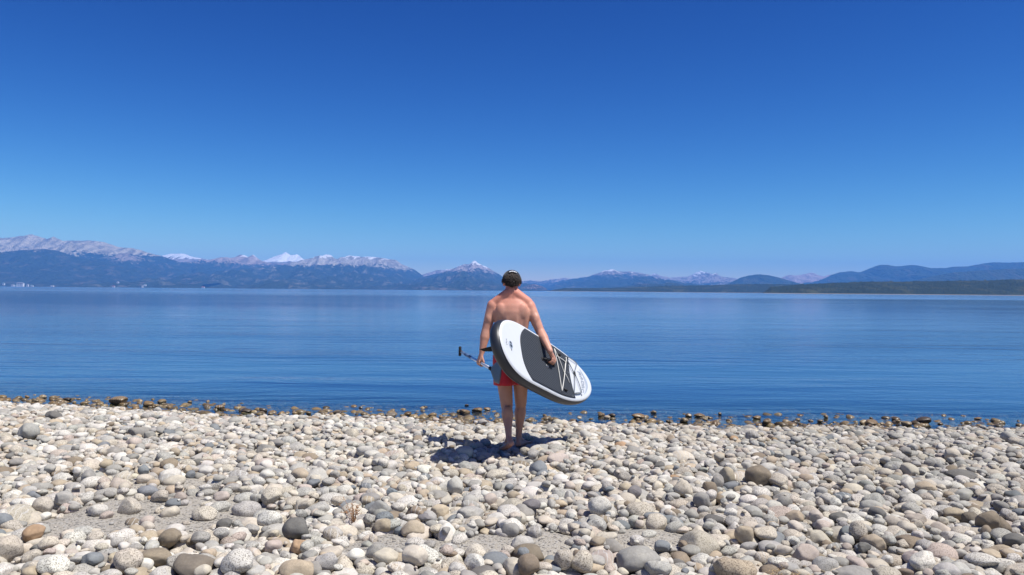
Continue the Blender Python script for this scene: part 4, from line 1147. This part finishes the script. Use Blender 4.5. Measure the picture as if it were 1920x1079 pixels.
# deck and bottom closed with strips between the two sides
half = len(T_)
for j, flip in ((0, 0), (m-1, 1)):
    for i in range(half-1):
        f = (j*nl+i, j*nl+i+1, j*nl+nl-2-i, j*nl+nl-1-i); Fq.append(f if flip else f[::-1])
hull.add(V, Fq)
ho = into(hull.build('hull', dark), board)
whitem = simple('white_deck_pvc', (.60, .62, .64), .38, .5, noise=.03, nscale=12)
def sheet(name, mat, ta, tb, vf, h, thick, parent, edge=None, nu=60, nv=14):
    """a thin skin on the deck between stations ta..tb; vf(t) gives the half width; edge(v) shifts the ends"""
    b = MB(); V = []
    for i in range(nu+1):
        for j in range(nv+1):
            s_ = -1 + 2*j/nv; a0 = ta + (edge[0](s_) if edge else 0); b0 = tb + (edge[1](s_) if edge else 0)
            u = i/nu if edge else .5-.5*math.cos(math.pi*i/nu)
            t = a0 + (b0-a0)*u; v = s_*vf(t); drop_ = 0
            V.append(bp(t, v, h))
    b.add(V, [(i*(nv+1)+j, (i+1)*(nv+1)+j, (i+1)*(nv+1)+j+1, i*(nv+1)+j+1) for i in range(nu) for j in range(nv)])
    o = into(b.build(name, mat), parent); md = o.modifiers.new('thickness', 'SOLIDIFY'); md.thickness = thick; md.offset = 0
    return o
dk = MB()   # white deck skin, rolled a little over the rail
V = []
lay = [(-.02, .0035), (-.004, .0028), (.007, -.002), (.014, -.0085)]
for (o, d) in lay:
    for i in range(nl):
        q = pts2[i] + nor[i]*o; t = q.x/BL+.5
        V.append(bc + BA*q.x + BW*q.y + BN*(d + rocker(min(1, max(0, t)))))
Fq = [(j*nl+i, j*nl+(i+1) % nl, (j+1)*nl+(i+1) % nl, (j+1)*nl+i) for j in range(len(lay)-1) for i in range(nl)]
Fq += [(nl-1-i, nl-2-i, i+1, i) for i in range(half-1)]
dk.add(V, Fq); into(dk.build('deck', whitem), board)
def pad_mat():
    n = NM('grooved_foam'); p = n.n('ShaderNodeTexCoord').outputs['UV']
    at = n.n('ShaderNodeAttribute'); at.attribute_name = 'along'
    sp = n.sep(at.outputs['Vector'])
    w = n.math('SINE', n.math('MULTIPLY', n.math('ADD', sp[1], n.math('MULTIPLY', sp[0], .10)), 2*math.pi/.020), 0)
    g = n.ramp(w, [(.0, 0.0), (.55, 1.0)])
    col = n.mix(g, (.020, .024, .030), (.072, .083, .102))
    n.bsdf(col, .85, n.bump(g, .8, .003), .2); return n.m
def clampw(k=.93): return lambda t: max(0, hw(t) - .016)
pad = sheet('traction_pad', pad_mat(), .208, .765, clampw(), .0065, .005, board, edge=(lambda s_: .078*(abs(s_)**3), lambda s_: .018*s_*s_), nu=50, nv=24)
at = pad.data.attributes.new('along', 'FLOAT_VECTOR', 'POINT')
for i_, v_ in enumerate(pad.data.vertices):
    d = v_.co - bc; at.data[i_].vector = (d.dot(BA), d.dot(BW), 0)
# carry handle in the middle
blk = simple('black_webbing', (.010, .010, .012), .7, noise=.2)
hc = hand_r - BN*.0
hu = (hc - bc).dot(BA)/BL+.5; hv = (hc - bc).dot(BW)
b = MB(); b.tube([bp(hu-.062, hv, .010), bp(hu-.048, hv, .030), bp(hu-.030, hv, .041), bp(hu, hv, .044), bp(hu+.030, hv, .041), bp(hu+.048, hv, .030), bp(hu+.062, hv, .010)], [.011, .011, .012, .013, .012, .011, .011], 12)
hd = into(b.build('carry_handle', blk), board)
for s_ in (-1, 1):
    b = MB(); b.tube([bp(hu+s_*.066, hv, .008), bp(hu+s_*.066, hv, .0125)], .026, 20, flat=.8); into(b.build('handle_patch', blk), board)
steel = simple('steel_ring', (.7, .7, .72), .25, .6); steel.node_tree.nodes['Principled BSDF'].inputs['Metallic'].default_value = 1
b = MB(); b.tube([bp(hu-.026+.010*math.cos(t), hv-.060+.013*math.sin(t), .014) for t in np.linspace(0, 6.283, 15)], .003, 6); into(b.build('ring', steel), board)
# bungee lacing and its eyelets; t,v read off the photograph
def on_deck(px, py, h=.010):
    q = ray_plane(px, py, bc + BN*h, BN); return (q-bc).dot(BA)/BL+.5, (q-bc).dot(BW)
def cord(pl, name, mat, rad, h=.013):
    b = MB(); q = [on_deck(*p_) for p_ in pl]; pts = []
    for (t0, v0), (t1, v1) in zip(q[:-1], q[1:]):
        for k in range(8): pts.append(bp(t0+(t1-t0)*k/8, v0+(v1-v0)*k/8, h + .006*math.sin(math.pi*k/8)))
    pts.append(bp(*q[-1], h)); b.tube(pts, rad, 6); return into(b.build(name, mat), board)
bung = simple('pale_bungee', (.68, .67, .62), .6); grey = simple('grey_leash', (.16, .18, .20), .5)
cord([(1039, 654.5), (1053, 733.5), (1059.5, 680), (1043.5, 668)], 'bungee_cord', bung, .0042)
cord([(1039, 654.5), (1056, 697), (1066, 718)], 'bungee_cord', bung, .0042)
cord([(1053, 733.5), (1058, 684), (1059, 671)], 'bungee_cord', bung, .0042, .017)
cord([(1059, 671), (1073, 701), (1077, 683), (1061, 669), (1059, 674), (1074, 702), (1074.5, 738), (1086.5, 738), (1075, 703)], 'leash_cord', grey, .0042)
cord([(1074.5, 738.5), (1080, 740), (1086, 738)], 'leash_cord', grey, .005)
b = MB(); t_, v_ = on_deck(1074, 702); b.tube([bp(t_, v_+.02, .016), bp(t_, v_-.03, .018)], [.011, .008], 8); into(b.build('leash_knot', blk), board)
for px, py in ((1047, 665.5), (1059.5, 731.5)):
    b = MB(); t_, v_ = on_deck(px, py); b.tube([bp(t_-.012, v_, .008), bp(t_-.010, v_, .014), bp(t_+.010, v_, .014), bp(t_+.012, v_, .008)], [.014, .018, .018, .014], 10, flat=.6); into(b.build('tie_down', blk), board)
for px, py in ((1039, 655), (1053.5, 735), (1064, 699), (1067, 718), (1058.5, 672), (1087, 742), (1073, 744)):
    b = MB(); t_, v_ = on_deck(px, py); b.tube([bp(t_, v_, .004), bp(t_, v_, .013)], .007, 12); into(b.build('eyelet', blk if px in (1053.5,) else grey), board)
# nose marking: a blue-grey lens shape with a row of block glyphs along the arc
lb = simple('pale_blue_print', (.36, .42, .50), .5); db = simple('dark_print', (.035, .045, .06), .5)
b = MB(); V = []
for k in range(21):
    s_ = -1+2*k/20; w_ = .020*(1-s_*s_); tc = .925 - .045*s_*s_
    V += [bp(tc + .010, s_*.150, .0055), bp(tc + .010 + w_, s_*.150, .0055)]
b.add(V, [(2*k, 2*k+2, 2*k+3, 2*k+1) for k in range(20)]); bo_ = into(b.build('nose_print', lb), board)
md = bo_.modifiers.new('t', 'SOLIDIFY'); md.thickness = .001
b = MB(); glyphs = ["11110/10011/11110/10010/10001", "01100/10010/11110/10010/10010", "11110/10001/10001/10001/11110", "01100/10010/11110/10010/10010", "01111/10000/10000/10000/01111"]
for gi, g in enumerate(glyphs):
    vc = .092 - gi*.048
    for r_, row in enumerate(g.split('/')):
        for c_, ch in enumerate(row):
            if ch == '1':
                v0 = vc + .016 - c_*.008; s0 = v0/.150; t0 = .925 - .045*s0*s0 - .036 + (4-r_)*.0066
                q = [bp(t0, v0, .0056), bp(t0+.0060, v0, .0056), bp(t0+.0060, v0-.0075, .0056), bp(t0, v0-.0075, .0056)]
                b.add(q + [x_ + BN*.0006 for x_ in q], [(0, 1, 2, 3), (7, 6, 5, 4), (0, 4, 5, 1), (1, 5, 6, 2), (2, 6, 7, 3), (3, 7, 4, 0)])
into(b.build('nose_lettering', simple('slate_print', (.26, .30, .36), .5), smooth=False), board)
# tail emblem: small dark eye shape, with a short line of tiny writing beside it
def blob(cx, cy, rt, rv, m, name, hh=.0055, n=20, par=None):
    t0, v0 = on_deck(cx, cy, .004); b = MB()
    q = [bp(t0 + rt*math.cos(2*math.pi*k/n), v0 + rv*math.sin(2*math.pi*k/n), hh) for k in range(n)]
    b.add(q + [x_ + BN*.0008 for x_ in q], [tuple(range(n))[::-1], tuple(range(n, 2*n))] + [(k, (k+1) % n, n+(k+1) % n, n+k) for k in range(n)])
    return into(b.build(name, m, None, False), par or board)
blob(957, 647, .020, .038, lb, 'emblem')
blob(956.6, 643, .010, .012, db, 'emblem_print', .0064); blob(957.6, 649, .012, .016, db, 'emblem_print', .0064); blob(958.6, 656, .003, .012, db, 'emblem_print')
for k, (cx, cy) in enumerate(((948, 637), (948.6, 640.5), (947.8, 643.5), (949, 646.5))):
    blob(cx, cy, .0035, .0045, db, 'tail_lettering')
# valve cap shine and fin
fin = MB(); f0 = .085
V = []
for k in range(9):
    u = k/8; hgt = u*.150; ch = .185*(1-.58*u**1.2); off = -.085*u**1.3
    for q in range(12):
        an = 2*math.pi*q/12; V.append(bp(f0+.02, 0, 0) + BA*(off + ch/2*math.cos(an)) + BW*(.0062*(1-u*.6)*math.sin(an)) - BN*(BT - .012 + hgt))
Fq = [(k*12+q, k*12+(q+1) % 12, (k+1)*12+(q+1) % 12, (k+1)*12+q) for k in range(8) for q in range(12)] + [tuple(8*12+q for q in range(12))]
fin.add(V, Fq); into(fin.build('fin', blk), board)
b = MB(); b.box(bp(f0+.02, 0, -BT-.004), (.075, .014, .010), Matrix((BA, BW, BN)).transposed()); into(b.build('fin_box', blk), board)

# ------------------------------------------------------------------ paddle
pad_ = empty('paddle', GL)
tag(pad_, 'paddle with silvery shaft, black T-grip and grey blade held low in his left hand', 'paddle')
alu = simple('silver_shaft', (.72, .75, .80), .32, .6, noise=.05); alu.node_tree.nodes['Principled BSDF'].inputs['Metallic'].default_value = .85
blu = simple('blue_sleeve', (.10, .16, .28), .5)
b = MB(); b.tube([PAD_T + pdir*.015, PAD_T + pdir*.5, PAD_N], .0142, 16); into(b.build('shaft', alu), pad_)
b = MB(); b.tube([PAD_T + pdir*.20, PAD_T + pdir*.42], .0162, 16); into(b.build('clamp_sleeve', blu), pad_)
up = (Vector((0, 0, 1)) - pdir*pdir.z).normalized(); sd_ = pdir.cross(up)
b = MB(); b.tube([PAD_T - up*.052, PAD_T - up*.045 + pdir*.0, PAD_T, PAD_T + up*.045, PAD_T + up*.052], [.008, .0155, .0145, .0155, .008], 14)
b.tube([PAD_T - pdir*.004, PAD_T + pdir*.06], [.017, .018], 14); into(b.build('grip', blk), pad_)
b = MB(); b.tube([PAD_N - pdir*.03, PAD_N + pdir*.035], [.020, .019], 14); into(b.build('collar', blk), pad_)
bl = MB(); V = []; BLN = .30; nb_ = 22
blade_side = up*.995 - sd_*.10
bn_ = pdir.cross(blade_side).normalized()
for i in range(nb_+1):
    u = i/nb_; half_ = .018 + .080*min(1, (u/.45))**.7 if u < .45 else .098*(1 - .12*((u-.45)/.55)**2)
    if u > .93: half_ *= math.sqrt(max(.05, 1-((u-.93)/.075)**2))
    c = PAD_N + pdir*(.02 + BLN*u) + bn_*(.012*u)
    for k in range(16):
        an = 2*math.pi*k/16; th_ = .006 + .010*(1-u)**2
        V.append(c + blade_side*half_*math.cos(an) + bn_*th_*math.sin(an)*(1 if math.sin(an) > 0 else .6))
bl.add(V, [(i*16+k, i*16+(k+1) % 16, (i+1)*16+(k+1) % 16, (i+1)*16+k) for i in range(nb_) for k in range(16)] + [tuple(range(16))[::-1], tuple(nb_*16+k for k in range(16))])
into(bl.build('blade', simple('grey_blade_plastic', (.055, .068, .082), .4, .5)), pad_)

# ------------------------------------------------------------------ dry weeds and leaves between the stones
def hz_at(x, y): 
    i = int((x-X0)/CELL); j = int((y-Y0)/CELL); return float(Hm[j, i])
def weed(px, py, h, n, mat, name, label, cat, sprawl, seed):
    y = 1.52*F/(py-545.3); q = P(px, py, y); z = hz_at(q.x, y) - .02; r = random.Random(seed)
    b = MB()
    for k in range(n):
        a = r.uniform(0, 6.283); l = h*r.uniform(.5, 1.1); sp = sprawl*r.uniform(.3, 1)
        p0 = Vector((q.x + r.uniform(-.03, .03)*sprawl*3, y + r.uniform(-.02, .02), z))
        p1 = p0 + Vector((math.cos(a)*sp*.5, math.sin(a)*sp*.5, l*.6)); p2 = p0 + Vector((math.cos(a)*sp*1.1, math.sin(a)*sp*1.1, l*r.uniform(.6, 1.05)))
        b.tube([p0, p1, p2], [.0022, .0016, .0006], 4)
        for m_ in range(6):
            f = r.uniform(.35, 1); c = p0.lerp(p1, f*2) if f < .5 else p1.lerp(p2, f*2-1); d = Vector((r.uniform(-1, 1), r.uniform(-1, 1), r.uniform(-.3, 1))).normalized()*r.uniform(.012, .028)
            b.tube([c, c + d*.6, c + d], [.0012, .0022, .0006], 4)
    tag(b.build(name, mat), label, cat)
weed(664, 962, .17, 16, simple('rusty_dry_stems', (.36, .20, .10), .8), 'dry_weed', 'rust-coloured dry weed sprouting between cobbles, left of centre', 'weed', .12, 3)
weed(1477, 1062, .07, 40, simple('straw', (.42, .31, .17), .8), 'dry_grass_tuft', 'small matted tuft of straw-coloured dry grass at the bottom right', 'grass', .13, 9)


# ------------------------------------------------------------------ air between the beach and the mountains
def haze_mat():
    n = NM('haze'); v = n.n('ShaderNodeVolumePrincipled')
    v.inputs['Color'].default_value = (.11, .40, 1.0, 1); v.inputs['Density'].default_value = HAZE
    n.l(v.outputs[0], n.out.inputs['Volume']); return n.m
HAZE = 7.0e-5
b = MB(); b.box((0, 7200, 372), (30000, 12200, 384))
hz_ = b.build('haze', haze_mat(), None, False); tag(hz_, 'thin blue air veiling the distant mountains', 'haze', kind='stuff')
